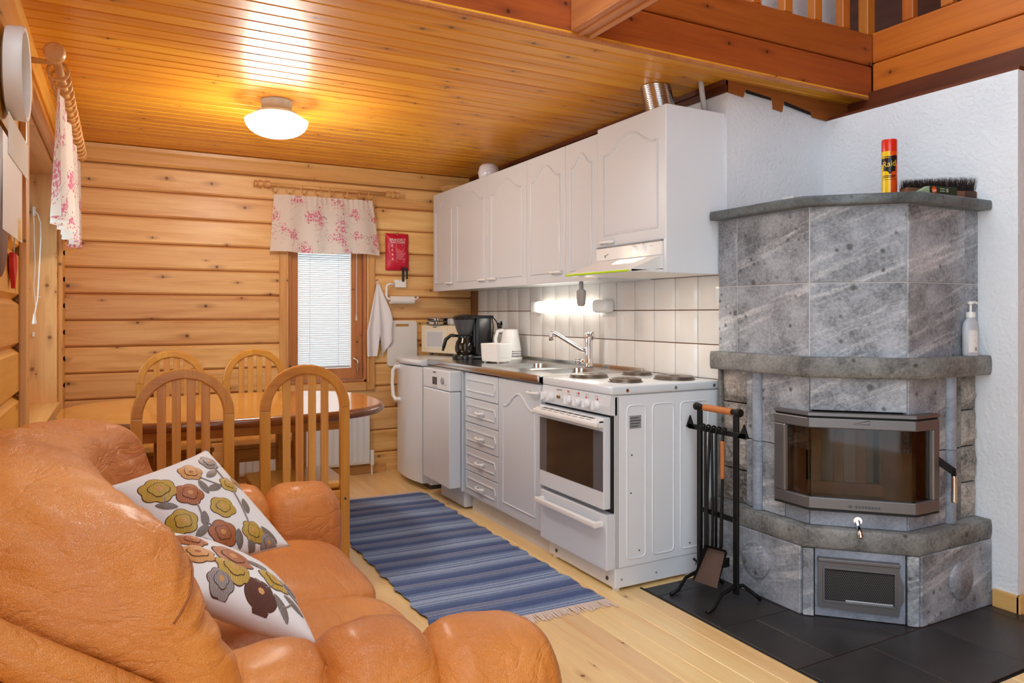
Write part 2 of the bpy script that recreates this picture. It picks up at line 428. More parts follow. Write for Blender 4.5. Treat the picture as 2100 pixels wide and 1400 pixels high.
def m_rug():
    """woven rag rug: stripes across its width, fine weave"""
    t = NT('blue_rag_rug'); tc = t.n('TexCoord'); uv = tc.outputs['UV']
    sp = t.n('SeparateXYZ', Vector=uv); y = sp.outputs[1]; x = sp.outputs[0]
    st = t.math('FRACT', t.math('MULTIPLY', y, 6.5))
    D, Md, L, Wt = srgb(68, 92, 144), srgb(106, 130, 174), srgb(164, 184, 214), srgb(228, 232, 240)
    G = srgb(126, 138, 168)
    stops = [(0.0, Md), (0.06, L), (0.10, D), (0.13, L), (0.17, Md), (0.26, D), (0.40, Md), (0.46, D), (0.485, Wt), (0.495, G), (0.575, G), (0.59, Wt), (0.60, D), (0.70, D), (0.78, Md), (0.84, L), (0.88, D), (0.90, L), (0.96, L)]
    col = t.ramp(st, stops, 'CONSTANT')
    soft = t.ramp(st, [(0.0, Md), (0.12, L), (0.3, D), (0.5, G), (0.66, D), (0.9, L)])
    col = t.mix(0.3, col, soft)
    w1 = t.math('SINE', t.math('MULTIPLY', x, 420.0)); w2 = t.math('SINE', t.math('MULTIPLY', y, 1300.0))
    wv = t.math('MULTIPLY', w1, w2)
    nz = t.n('TexNoise', Scale=60.0, Detail=3.0, Vector=t.vmath('MULTIPLY', uv, (1.0, 9.0, 1.0)))
    col = t.mix(t.math('MULTIPLY', t.rng(wv, -0.2, 0.9), 0.3), col, srgb(190, 198, 210))
    col = t.mix(t.math('MULTIPLY', t.rng(nz.outputs[0], 0.5, 0.8), 0.5), col, srgb(44, 58, 92))
    t.bs(Base_Color=col, Roughness=0.95, Specular_IOR_Level=0.1)
    t.bump(t.math('ADD', wv, nz.outputs[0]), 0.5, 0.004); return t.m
M['rug'] = m_rug()

def m_blossom():
    """printed cotton: pink five-petal blossoms in clusters, thin scroll lines (print follows the cloth's UVs, metres)"""
    t = NT('blossom_print_cotton'); tc = t.n('TexCoord'); uv = t.vmath('MULTIPLY', tc.outputs['UV'], (1, 1, 0))
    col = srgb(236, 228, 220)
    ln = t.n('TexNoise', Scale=7.0, Detail=0.0, Distortion=1.2, Vector=uv)
    ed = t.math('ABSOLUTE', t.math('SUBTRACT', t.math('FRACT', t.math('MULTIPLY', ln.outputs[0], 5.0)), 0.5))
    lm = t.n('TexNoise', Scale=6.0, Detail=0.0, Vector=t.vmath('ADD', uv, (7, 2, 0)))
    line = t.math('MULTIPLY', t.math('LESS_THAN', ed, 0.018), t.math('GREATER_THAN', lm.outputs[0], 0.5))
    col = t.mix(t.math('MULTIPLY', line, 0.75), col, srgb(150, 108, 130))
    cl = t.n('TexNoise', Scale=5.5, Detail=1.0, Vector=uv)
    for k, (scale, R, thr, c1, c2) in enumerate(((40.0, 0.42, 0.625, (222, 120, 152), (200, 84, 124)), (66.0, 0.32, 0.60, (214, 122, 150), (186, 88, 120)), (30.0, 0.36, 0.65, (228, 134, 164), (198, 80, 122)))):
        p = t.vmath('ADD', uv, (k*3.1, k*1.7, 0))
        vo = t.n('TexVoronoi', Scale=scale, Vector=p, voronoi_dimensions='2D', Randomness=0.8)
        d = t.vmath('SUBTRACT', p, vo.outputs['Position'])
        d = t.vmath('MULTIPLY', d, (scale, scale, 0))
        sx = t.n('SeparateXYZ', Vector=d)
        ang = t.math('ARCTAN2', sx.outputs[1], sx.outputs[0])
        sc = t.n('SeparateColor', Color=vo.outputs['Color'])
        pet = t.math('ABSOLUTE', t.math('COSINE', t.math('ADD', t.math('MULTIPLY', ang, 2.5), t.math('MULTIPLY', sc.outputs[1], 6.0))))
        rad = t.vmath('LENGTH', d)
        lim = t.math('MULTIPLY', t.math('ADD', t.math('MULTIPLY', pet, 0.5), 0.5), R)
        fl = t.math('MULTIPLY', t.math('LESS_THAN', rad, lim), t.math('GREATER_THAN', t.math('ADD', t.math('MULTIPLY', sc.outputs[0], 0.12), cl.outputs[0]), thr))
        pc = t.mix(t.math('LESS_THAN', rad, R*0.28), srgb(c1), srgb(c2))
        col = t.mix(t.math('MULTIPLY', fl, 0.85), col, pc)
    t.bs(Base_Color=col, Roughness=0.9, Specular_IOR_Level=0.1)
    nz = t.n('TexNoise', Scale=600.0, Vector=uv); t.bump(nz.outputs[0], 0.1, 0.001)
    tl = t.n('BsdfTranslucent', Color=col); mx = t.n('MixShader'); mx.inputs[0].default_value = 0.25
    t.t.links.new(t.b.outputs[0], mx.inputs[1]); t.t.links.new(tl.outputs[0], mx.inputs[2]); t.t.links.new(mx.outputs[0], t.out.inputs[0])
    return t.m
M['blossom'] = m_blossom()

def m_stripes():
    t = NT('striped_towel'); v = t.coord(False)
    w = t.n('TexWave', Scale=22.0, Distortion=5.0, Vector=v); w.inputs['Detail Scale'].default_value = 0.4
    t.bs(Base_Color=t.ramp(w.outputs[1], [(0.45, srgb(70, 62, 58)), (0.55, srgb(214, 210, 204))], 'CONSTANT'), Roughness=0.95); return t.m
M['stripes'] = m_stripes()
M['linen'] = plain('white_linen', (230, 226, 222), 0.9, bump=(380, 0.35, 0.001))
def m_thread(name, c1, c2, rough=0.45):
    t = NT(name); tc = t.n('TexCoord')
    w = t.n('TexWave', Scale=95.0, Distortion=4.0, Vector=tc.outputs['Object']); w.inputs['Detail Scale'].default_value = 1.2
    t.bs(Base_Color=t.ramp(w.outputs[1], [(0.2, srgb(c1)), (0.7, srgb(c2))]), Roughness=rough, Sheen_Weight=0.3)
    t.bump(w.outputs[1], 0.25, 0.001); return t.m
M['gold'] = m_thread('gold_embroidery', (150, 112, 24), (208, 172, 58))
M['rustf'] = m_thread('rust_embroidery', (132, 66, 24), (192, 112, 56))
M['apric'] = m_thread('apricot_embroidery', (176, 116, 52), (222, 164, 92))
M['brownf'] = m_thread('brown_plush', (62, 30, 20), (104, 56, 36), 0.8)
M['taupe'] = m_thread('taupe_embroidery', (112, 98, 92), (164, 150, 142))
M['leaf'] = m_thread('grey_brown_leaf', (88, 76, 68), (138, 124, 112))

def m_parquet():
    """table top: little glued blocks with turned grain"""
    t = NT('parquet_table_top'); tc = t.n('TexCoord'); v = tc.outputs['Object']
    ck = t.n('TexChecker', Scale=1/0.115, Vector=v)
    cell = t.n('TexVoronoi', Scale=1/0.115, Vector=t.vmath('ADD', v, (0.0575, 0.0575, 0)), voronoi_dimensions='2D', Randomness=0.0)
    off = t.vmath('MULTIPLY', cell.outputs['Color'], (20, 20, 20))
    a = t.n('TexNoise', Scale=1.5, Detail=5.0, Vector=t.vmath('MULTIPLY', t.vmath('ADD', v, off), (1, 11, 11)))
    b = t.n('TexNoise', Scale=1.5, Detail=5.0, Vector=t.vmath('MULTIPLY', t.vmath('ADD', v, off), (11, 1, 11)))
    f = t.mix(ck.outputs[1], a.outputs[0], b.outputs[0])
    col = t.ramp(f, [(0.3, srgb(188, 112, 26)), (0.7, srgb(226, 158, 60))])
    hs = t.n('HueSaturation', Color=col, Value=t.rng(t.n('SeparateColor', Color=cell.outputs['Color']).outputs[0], 0, 1, 0.9, 1.06))
    t.bs(Base_Color=hs.outputs[0], Roughness=0.16, Coat_Weight=0.5, Coat_Roughness=0.08); return t.m
M['parquet'] = m_parquet()
M['metalfr'] = plain('stove_door_paint', (112, 108, 108), 0.38, 0.55, bump=(200, 0.08, 0.0005))
M['metalfr2'] = plain('stove_door_trim', (168, 168, 168), 0.3, 0.8)
M['firebrick'] = plain('fire_brick', (186, 148, 116), 0.9, bump=(30, 0.4), var=0.3)
M['soot'] = plain('soot', (26, 22, 20), 0.95)
M['redplastic'] = plain('red_enamel', (214, 42, 20), 0.25, coat=0.3)
M['orange'] = plain('orange_red_print', (222, 78, 22), 0.25, coat=0.3)
M['yellow'] = plain('yellow_print', (238, 190, 16), 0.25, coat=0.3)
M['inkblack'] = plain('black_print', (24, 20, 22), 0.3)
M['inkwhite'] = plain('white_print', (240, 238, 234), 0.4)
M['ink'] = plain('dark_print', (60, 58, 62), 0.5)
M['green'] = plain('dark_green_card', (30, 54, 40), 0.45)
M['greenlt'] = plain('pale_green_card', (150, 176, 140), 0.5)
M['lime'] = plain('lime_edge', (196, 240, 40), 0.3)
M['bristle'] = plain('dark_bristle', (44, 30, 28), 0.8)
M['brushwood'] = plain('brush_wood', (122, 84, 62), 0.6, var=0.2)
M['fringe'] = plain('rug_fringe', (226, 208, 196), 0.95)
M['basket'] = plain('wicker', (206, 160, 100), 0.7, bump=(90, 0.5), var=0.2)
M['porcelain'] = plain('white_porcelain', (224, 224, 232), 0.15, coat=0.4)
M['bulb'] = emit('lamp_glow', (255, 246, 226), 12.0)
M['tube'] = emit('tube_glow', (255, 250, 236), 1.9)
M['hoodlight'] = emit('hood_lamp_glow', (255, 240, 214), 2.5)
M['lampglass'] = plain('pressed_lamp_glass', (250, 250, 246), 0.15, coat=0.5, Transmission_Weight=0.5, Emission_Color=srgb(255, 247, 230), Emission_Strength=0.8)
M['blind'] = plain('white_blind_slat', (240, 242, 246), 0.5)
M['outside'] = None

M['hotplate'] = plain('cast_hotplate', (120, 108, 98), 0.35, 0.8)
# ------------------------------------------------------------------ the room
XL, XR, YB, ZC = -0.307, 2.50, 5.36, 2.29
Y1 = 2.53           # chimney breast, facing the camera
X2 = 3.17           # plastered wall right of it
YF = 2.40           # edge of the low ceiling

def board_mesh(name, L, w, t, axis, mat, bev=0.004):
    mb = MB()
    if axis == 'x': mb.rbox(0, L, -w/2, w/2, 0, t, bev, 1)
    else: mb.rbox(-w/2, w/2, 0, L, 0, t, bev, 1)
    return mb.mesh(name, mat)
def struct(name, mb, mat, smooth=False):
    return tag(obj(name, mb, mat, None, smooth), kind='structure')

# floor: sub-floor slab and planks running to the far wall
fl = struct('floor', MB().box(-0.5, 4.6, -1.6, 5.6, -0.06, -0.024), M['darkwood'])
pw = 0.0965
fy0 = -1.5
pm = [board_mesh('plank', L, pw, 0.024, 'y', M['floor'], 0.0022) for L in (2.3, 3.1, 1.7, 5.36-fy0)]
def plank(x, y, L):
    me = board_mesh('plank', L, pw, 0.024, 'y', M['floor'], 0.0022)
    o = bpy.data.objects.new('plank', me); link(o, fl); o.location = (x, y, -0.024); return o
rl = random.Random(3)
x = XL+pw/2
while x < XR+0.1:
    ylo = 2.53 if x > 2.0 else fy0
    y = ylo
    while y < YB-0.01:
        L = min(rl.uniform(1.8, 3.4), YB-y)
        if YB-y-L < 0.4: L = YB-y
        plank(x, y, L-0.0015); y += L
    x += pw
x = 2.0-0.0+pw/2
k = int((2.0-XL)/pw)
x = XL+pw*(k)+pw/2
while x < 4.5:
    L = 1.34-fy0 if x < X2+0.02 else 1.6-fy0
    if x >= 2.0-pw/2: plank(x, fy0, L)
    x += pw
# black hearth tiles
hb = tag(obj('floor_hearth', MB().box(2.0, X2, 1.345, Y1+0.05, -0.024, -0.004), M['blackm']), kind='structure')
tg = 0.36
def hearth(x0, x1, y0, y1):
    if x1-x0 < 0.02 or y1-y0 < 0.02: return
    obj('tile', MB().rbox(x0+0.0015, x1-0.0015, y0+0.0015, y1-0.0015, -0.004, 0.002, 0.0015, 1), M['hearth'], hb)
for r in range(4):
    y0 = 1.35+tg*r; y1 = min(y0+tg, Y1)
    off = 0.0 if r % 2 == 0 else -0.18
    x = 2.0+0.015+off
    while x < X2:
        hearth(max(x, 2.012), min(x+tg, X2), y0, y1); x += tg
obj('edge_strip', MB().rbox(2.0, 2.011, 1.345, 2.545, -0.01, 0.004, 0.002, 1), M['blackm'], hb)

# logs ---------------------------------------------------------------------------------
def log_x(parent, x0, x1, z0, z1, y, mat, depth=0.12):
    """one log of the back wall: flat face with chamfered top and bottom edges"""
    c, d = 0.010, 0.012
    z0, z1 = z0+0.0035, z1-0.0035
    prof = [(y+depth, z0), (y+d, z0), (y, z0+c), (y, z1-c), (y+d, z1), (y+depth, z1)]
    mb = MB().loft([[(xx, py, pz) for py, pz in prof] for xx in (x0, x1)])
    return obj('log', mb, mat, parent)
def log_y(parent, y0, y1, z0, z1, x, mat, depth=0.2):
    c, d = 0.018, 0.02
    prof = [(x-depth, z0), (x-d, z0), (x, z0+c), (x, z1-c), (x-d, z1), (x-depth, z1)]
    mb = MB().loft([[(px, yy, pz) for px, pz in prof] for yy in (y0, y1)])
    return obj('log', mb, mat, parent)
wb = struct('wall_back', MB().box(XL-0.2, 0.96, YB+0.12, YB+0.16, -0.05, 4.0).box(1.73, XR+0.3, YB+0.12, YB+0.16, -0.05, 4.0).box(0.96, 1.73, YB+0.12, YB+0.16, -0.05, 0.66).box(0.96, 1.73, YB+0.12, YB+0.16, 1.99, 4.0), M['blackm'])
WX0, WX1, WZ0, WZ1 = 1.06, 1.63, 0.69, 1.96      # back window opening
gz = [0.652-0.1677*k for k in range(4, 0, -1)]+[0.652, 0.8195, 0.988, 1.157, 1.326, 1.494, 1.662, 1.838, 2.008, 2.17, 2.30]
for a, b in zip(gz[:-1], gz[1:]):
    z0, z1 = max(a, -0.02), b
    if z1 < 0.02: continue
    if z1 > WZ0+0.01 and z0 < WZ1-0.01:
        log_x(wb, XL, WX0, z0, z1, YB, M['log']); log_x(wb, WX1, XR, z0, z1, YB, M['log'])
    else: log_x(wb, XL, XR, z0, z1, YB, M['log'])
for bx in ((XL, WX0, -0.02, 2.29), (WX1, XR, -0.02, 2.29), (WX0, WX1, -0.02, WZ0), (WX0, WX1, WZ1, 2.29)):
    obj('groove_backing', MB().box(bx[0], bx[1], YB+0.014, YB+0.1, bx[2], bx[3]), M['groove'], wb)
WY0, WY1, LZ0, LZ1 = 3.10, 4.75, 0.70, 1.98       # left window opening
wl = struct('wall_left', MB().box(XL-0.24, XL-0.2, 0.55, WY0-0.03, -0.05, 4.2).box(XL-0.24, XL-0.2, WY1+0.03, YB+0.12, -0.05, 4.2).box(XL-0.24, XL-0.2, WY0-0.03, WY1+0.03, -0.05, LZ0-0.02).box(XL-0.24, XL-0.2, WY0-0.03, WY1+0.03, LZ1+0.02, 4.2), M['blackm'])
z = -0.075
while z < 4.0:
    z0, z1 = z, z+0.1655
    if z1 > LZ0+0.01 and z0 < LZ1-0.01:
        log_y(wl, 0.55, WY0, z0, z1, XL, M['logy']); log_y(wl, WY1, YB, z0, z1, XL, M['logy'])
    else: log_y(wl, 0.55, YB, z0, z1, XL, M['logy'])
    z += 0.1655
# kitchen wall, chimney breast and plastered wall ------------------------------------------
wr = struct('wall_right', MB().box(XR+0.006, XR+0.2, Y1+0.012, YB+0.12, -0.05, 2.36), M['grout'])
obj('plaster_face', MB().box(XR, XR+0.006, Y1+0.012, YB, 1.385, 2.30), M['plaster'], wr)
jag = [(XR, 2.235), (2.60, 2.232), (2.605, 2.262), (2.78, 2.247), (2.785, 2.238), (2.80, 2.238), (2.805, 2.205), (2.86, 2.20), (2.865, 2.242), (3.06, 2.215), (3.08, 2.19), (X2+0.1, 2.18)]
wc = struct('wall_chimney', MB().loft([[(x, yy, z) for x, z in [(XR, -0.05), (X2+0.1, -0.05)]+jag[::-1]] for yy in (Y1, Y1+0.012)]), M['plaster'])
struct('wall_chimney_upper', MB().box(2.30, 3.42, 2.62, 3.1, 2.56, 4.66), M['plaster'])
tb = [(XR-0.005, 2.305), (XR-0.005, 2.235), (2.60, 2.225), (2.61, 2.258), (2.795, 2.235), (2.80, 2.195), (2.86, 2.19), (2.87, 2.238), (3.07, 2.205), (3.075, 2.19), (X2+0.2, 2.175), (X2+0.2, 2.305)]
struct('trim_1', MB().loft([[(x, yy, z) for x, z in tb] for yy in (Y1-0.008, Y1-0.001)]), M['trimx'])
for gp in ([(2.612, 2.262), (2.78, 2.246), (2.78, 2.234), (2.612, 2.246)], [(2.872, 2.242), (3.06, 2.213), (3.06, 2.198), (2.872, 2.224)]):
    obj('gap', MB().loft([[(x, yy, z) for x, z in gp] for yy in (Y1-0.0095, Y1-0.0085)]), M['blackm'], wc)
struct('trim_2', MB().box(XR-0.012, XR-0.0005, Y1-0.008, YB, 2.235, ZC).box(XR-0.03, XR-0.0005, Y1-0.008, YB, 2.265, ZC), M['darkwood'])
w2 = struct('wall_plaster', MB().box(X2, X2+0.5, 1.615, Y1+0.3, -0.05, 2.18), M['plaster'])
struct('trim_soffit_shade', MB().box(X2+0.02, X2+0.16, 1.62, YF+0.12, 2.182, 2.20).box(X2+0.17, X2+0.21, 1.60, YF+0.12, 2.18, 2.32), M['darkwood'])  # wall-top moulding; the dark board stands in for the shadowed soffit
struct('baseboard_right', MB().rbox(X2-0.018, X2, 1.60, 1.705, 0.0, 0.072, 0.004).rbox(X2-0.018, X2+0.5, 1.597, 1.615, 0.0, 0.072, 0.004), M['casingy'])
struct('baseboard_back', MB().rbox(XL, 1.78, YB-0.016, YB, 0, 0.06, 0.004), M['casingx'])
# unseen front and right walls, added so light comes from the left
struct('unseen_wall_front', MB().box(0.4, 4.6, -1.66, -1.6, -0.05, 4.7), M['darkwood'])
struct('unseen_wall_far_right', MB().box(4.56, 4.62, -1.6, 4.4, -0.05, 4.7), M['fasciay'])
struct('added_part_roof', MB().box(1.5, 4.62, -1.6, 4.4, 4.66, 4.72), M['ceil'])  # part roof added out of view; strip on the left stays open for daylight
w3 = struct('assumed_window_3', MB().rbox(XL-0.1, XL, 0.47, 0.55, -0.02, 4.0, 0.004, 1).rbox(XL-0.1, XL, -1.58, -1.5, -0.02, 4.0, 0.004, 1).rbox(XL-0.1, XL, -1.5, 0.47, -0.02, 0.25, 0.004, 1), M['casing'])  # assumed window out of view, left unglazed to let daylight in
obj('mullion', MB().rbox(XL-0.08, XL-0.02, -0.55, -0.48, 0.25, 4.0, 0.004, 1), M['casing'], w3)

# low ceiling ------------------------------------------------------------------------------
ce = struct('ceiling', MB().box(XL-0.1, X2+0.4, YF+0.02, YB+0.1, ZC+0.016, ZC+0.26), M['darkwood'])
n = 33; bw = (YB-YF)/n
cm = MB()
cm = None
def ceil_board(L):
    mb = MB(); c = 0.006; h = bw/2-0.0004
    prof = [(-h, 0.016), (-h, 0.007), (-h+c, 0), (h-c, 0), (h, 0.007), (h, 0.016)]
    mb.loft([[(xx, y, z) for y, z in prof] for xx in (0, L)])
    return mb.mesh('board', M['ceil'])
me_a = ceil_board(XR-XL); me_b = ceil_board(X2+0.4-XL)
for i in range(n):
    y = YF+bw*(i+0.5)
    o = bpy.data.objects.new('board', me_b if y < Y1+0.02 else me_a); link(o, ce); o.location = (XL, y, ZC)
# crown moulding on the back wall
prof = [(YB, 2.285), (YB-0.035, 2.285), (YB-0.03, 2.262), (YB-0.018, 2.245), (YB-0.018, 2.19), (YB-0.006, 2.175), (YB, 2.172)]
struct('trim_4', MB().loft([[(xx, y, z) for y, z in prof] for xx in (XL, XR)]), M['casingx'])
# loft edge: fascia boards, rail, balusters -----------------------------------------------
FX = 3.37
fa = struct('trim_fascia', MB().rbox(XL, FX, YF, YF+0.03, 2.295, 2.455, 0.01, 2), M['fascia'])
obj('fascia_board', MB().rbox(XL, FX, YF-0.004, YF+0.03, 2.457, 2.615, 0.008, 2), M['fascia'], fa)
obj('edge_bead', MB().tube([(XL, YF+0.012, 2.294), (FX, YF+0.012, 2.294)], 0.013, 8), M['beam'], fa)
fb = struct('trim_fascia_side', MB().rbox(FX, FX+0.03, 0.6, YF+0.0, 2.31, 2.47, 0.008, 2), M['fasciay'])
obj('fascia_board', MB().rbox(FX-0.004, FX+0.03, 0.6, YF, 2.472, 2.625, 0.008, 2), M['fasciay'], fb)
rail = thing('loft_railing', 'pine balustrade of square spindles along the loft edge', 'railing', (2.9, YF, 2.62))
sp = MB().rbox(-0.028, 0.028, -0.022, 0.022, 0, 0.75, 0.004, 1).mesh('baluster', M['baluster'])
for i in range(8):
    o = bpy.data.objects.new('baluster', sp); link(o, rail); o.location = (FX-0.185-0.205*i-2.9, 0.03, 0)
for i in range(8):
    o = bpy.data.objects.new('baluster', sp); link(o, rail); o.location = (FX+0.016-2.9, -0.19-0.19*i, 0.0065); o.rotation_euler = (0, 0, PI/2)
obj('corner_post', MB().rbox(FX-0.03, FX+0.03, YF+0.005, YF+0.06, 2.615, 3.4, 0.004, 1), M['baluster'], rail)
obj('handrail', MB().rbox(XL+1.6, FX+0.03, YF+0.0, YF+0.06, 3.37, 3.41, 0.006, 2).rbox(FX-0.03, FX+0.03, 0.6, YF+0.06, 3.37, 3.41, 0.006, 2), M['fasciay'], rail)
# the loft room seen between the spindles
struct('wall_loft', MB().box(XL-0.1, 3.42, 4.3, 4.35, 2.55, 4.6), M['plaster'])
struct('wall_loft_side', MB().box(4.3, 4.35, 0.4, 4.4, 2.3, 4.6).box(FX+0.04, 4.35, 0.6, YF+0.6, 2.33, 2.50).box(3.42, 4.35, 4.28, 4.34, 2.3, 4.6), M['darkwood'])
# beam running toward the viewer from the ceiling edge
bmx = 1.60
be = tag(obj('ceiling_beam', MB().rbox(bmx-0.052, bmx+0.052, -0.6, YF+0.0, 2.30, 2.52, 0.006, 2), M['beam']), kind='structure')
obj('beam_strip', MB().rbox(bmx-0.02, bmx+0.002, -0.6, YF, 2.292, 2.302, 0.002, 1).rbox(bmx+0.03, bmx+0.052, -0.6, YF, 2.290, 2.302, 0.003, 1), M['beam'], be)

# windows ------------------------------------------------------------------------------------
def blind(parent, along, a0, a1, fixed, z0, z1, pitch=0.0165):
    mb = MB(); z = z0+0.02
    while z < z1-0.02:
        w = 0.0045; dz = 0.0072
        if along == 'x': mb.add([(a0, fixed-w, z-dz), (a1, fixed-w, z-dz), (a1, fixed+w, z+dz), (a0, fixed+w, z+dz)], [(0, 1, 2, 3)])
        else: mb.add([(fixed-w, a0, z+dz), (fixed-w, a1, z+dz), (fixed+w, a1, z-dz), (fixed+w, a0, z-dz)], [(0, 1, 2, 3)])
        z += pitch
    return mb
# back window
w = struct('window_1', MB().rbox(WX0-0.0, WX0+0.018, YB-0.01, YB+0.12, WZ0, WZ1, 0.002, 1).rbox(WX1-0.018, WX1, YB-0.01, YB+0.12, WZ0, WZ1, 0.002, 1).rbox(WX0, WX1, YB-0.01, YB+0.12, WZ1-0.018, WZ1, 0.002, 1).rbox(WX0, WX1, YB-0.01, YB+0.12, WZ0, WZ0+0.018, 0.002, 1), M['sash'])
def casing_piece(x0, x1, z0, z1, mat):
    obj('casing', MB().rbox(x0, x1, YB-0.022, YB-0.001, z0, z1, 0.005, 2), mat, w)
cw = 0.064
casing_piece(WX0-cw, WX0-0.002, WZ0-cw, WZ1+cw, M['casing']); casing_piece(WX1+0.002, WX1+cw, WZ0-cw, WZ1+cw, M['casing'])
casing_piece(WX0, WX1, WZ1+0.002, WZ1+cw, M['casingx']); casing_piece(WX0, WX1, WZ0-cw, WZ0-0.002, M['casingx'])
for xa, xb in ((WX0-0.018, WX0-0.006), (WX1+0.006, WX1+0.018)):
    obj('casing_bead', MB().rbox(xa, xb, YB-0.03, YB-0.02, WZ0-0.01, WZ1+0.01, 0.004, 2), M['casing'], w)
fr = obj('sash_frame', MB().rbox(WX0+0.02, WX0+0.075, YB+0.03, YB+0.075, WZ0+0.02, WZ1-0.02, 0.004, 1).rbox(WX1-0.105, WX1-0.02, YB+0.03, YB+0.075, WZ0+0.02, WZ1-0.02, 0.004, 1).rbox(WX0+0.07, WX1-0.1, YB+0.03, YB+0.075, WZ0+0.02, WZ0+0.105, 0.004, 1).rbox(WX0+0.07, WX1-0.1, YB+0.03, YB+0.075, WZ1-0.09, WZ1-0.02, 0.004, 1), M['sash'], w)
obj('pane', MB().box(WX0+0.07, WX1-0.1, YB+0.058, YB+0.062, WZ0+0.1, WZ1-0.085), M['pane'], w)
lv = obj('handle', MB().tube([(WX1-0.075, YB+0.03, 0.86), (WX1-0.075, YB+0.0, 0.86), (WX1-0.066, YB-0.004, 0.85), (WX1-0.066, YB-0.004, 0.765)], 0.008, 8).lathe([(0.016, 0.022), (0.016, 0.032)], 12, (WX1-0.075, YB, 0.86), 'y'), M['chrome'], w, True)
bl = thing('venetian_blind', 'white slatted blind behind the glass of the small far window', 'blind', ((WX0+WX1)/2, YB+0.045, WZ0+0.11))
obj('slat', blind(bl, 'x', WX0+0.078, WX1-0.112, YB+0.045, WZ0+0.105, WZ1-0.09, 0.016), M['blind'], bl)['kind'] = 'stuff'
for xx in (WX0+0.16, WX1-0.20): obj('ladder_cord', MB().tube([(xx, YB+0.036, WZ0+0.11), (xx, YB+0.036, WZ1-0.09)], 0.0012, 5), M['ltgrey'], bl)
obj('bottom_rail', MB().rbox(WX0+0.078, WX1-0.112, YB+0.036, YB+0.054, WZ0+0.108, WZ0+0.122, 0.003, 1), M['ltgrey'], bl)
obj('tilt_wand', MB().tube([(WX1-0.065, YB+0.022, 1.9), (WX1-0.068, YB+0.02, 1.2)], 0.0022, 6).lathe([(0.002, 0.045), (0.007, 0.0), (0.006, -0.006)], 8, (WX1-0.068, YB+0.02, 1.155)), M['whitep'], bl)
# left window
w = struct('window_2', MB().rbox(XL-0.198, XL-0.002, WY1-0.02, WY1+0.0, LZ0, LZ1, 0.002, 1).rbox(XL-0.198, XL-0.002, WY0, WY0+0.02, LZ0, LZ1, 0.002, 1), M['jamb'])
obj('head_jamb', MB().rbox(XL-0.198, XL-0.002, WY0, WY1, LZ1-0.02, LZ1, 0.002, 1), M['casingy'], w)
obj('sill', MB().rbox(XL-0.198, XL+0.012, WY0, WY1, LZ0-0.02, LZ0+0.012, 0.004, 2), M['casingy'], w)
obj('casing', MB().rbox(XL-0.001, XL+0.022, WY0-0.095, WY0-0.002, LZ0-0.08, LZ1+0.075, 0.006, 2), M['casing'], w)
obj('casing', MB().rbox(XL-0.001, XL+0.022, WY1+0.002, WY1+0.075, LZ0-0.08, LZ1+0.075, 0.006, 2), M['casing'], w)
obj('casing', MB().rbox(XL-0.001, XL+0.022, WY0-0.002, WY1+0.002, LZ1+0.002, LZ1+0.075, 0.006, 2), M['casingy'], w)
obj('casing', MB().rbox(XL-0.001, XL+0.022, WY0-0.002, WY1+0.002, LZ0-0.09, LZ0-0.022, 0.006, 2), M['casingy'], w)
xg = XL-0.17
obj('sash_frame', MB().rbox(xg-0.02, xg+0.02, WY0+0.02, WY0+0.08, LZ0+0.01, LZ1-0.02, 0.003, 1).rbox(xg-0.02, xg+0.02, WY1-0.08, WY1-0.02, LZ0+0.01, LZ1-0.02, 0.003, 1).rbox(xg-0.02, xg+0.02, WY0+0.08, WY1-0.08, LZ0+0.012, LZ0+0.08, 0.003, 1).rbox(xg-0.02, xg+0.02, WY0+0.08, WY1-0.08, LZ1-0.08, LZ1-0.02, 0.003, 1), M['jamb'], w)
obj('pane', MB().box(xg-0.003, xg+0.003, WY0+0.075, WY1-0.075, LZ0+0.075, LZ1-0.075), M['pane'], w)
bl = thing('venetian_blind', 'blind cords and tilt wand hanging beside the left window jamb', 'blind', (xg+0.03, 4.55, 1.9))
obj('slat', blind(bl, 'y', WY0+0.09, WY1-0.09, xg+0.03, 1.6, LZ1-0.03, 0.016), M['blind'], bl)['kind'] = 'stuff'
obj('cord_bracket', MB().rbox(XL-0.112, XL-0.098, 4.70, 4.729, 1.73, 1.78, 0.003, 1), M['whitep'], bl)
obj('tilt_wand', MB().tube([(XL-0.105, 4.695, 1.76), (XL-0.085, 4.67, 1.735), (XL-0.072, 4.66, 1.69), (XL-0.07, 4.66, 1.60), (XL-0.085, 4.66, 1.28), (XL-0.098, 4.66, 1.20)], [0.0028]*3+[0.0038]*3, 6).lathe([(0.004, 0.05), (0.011, 0.0), (0.009, -0.006)], 8, (XL-0.10, 4.66, 1.15)), M['whitep'], bl)
obj('lift_cord', MB().tube([(XL-0.104, 4.68, 1.75), (XL-0.098, 4.68, 1.45), (XL-0.104, 4.68, 1.35), (XL-0.094, 4.68, 1.22)], 0.0015, 5), M['whitep'], bl)
obj('cord_hook', MB().tube([(XL-0.112, 4.725, 1.29), (XL-0.072, 4.66, 1.29)], 0.0025, 6).rbox(XL-0.114, XL-0.104, 4.71, 4.729, 1.075, 1.10, 0.002, 1), M['whitep'], bl)
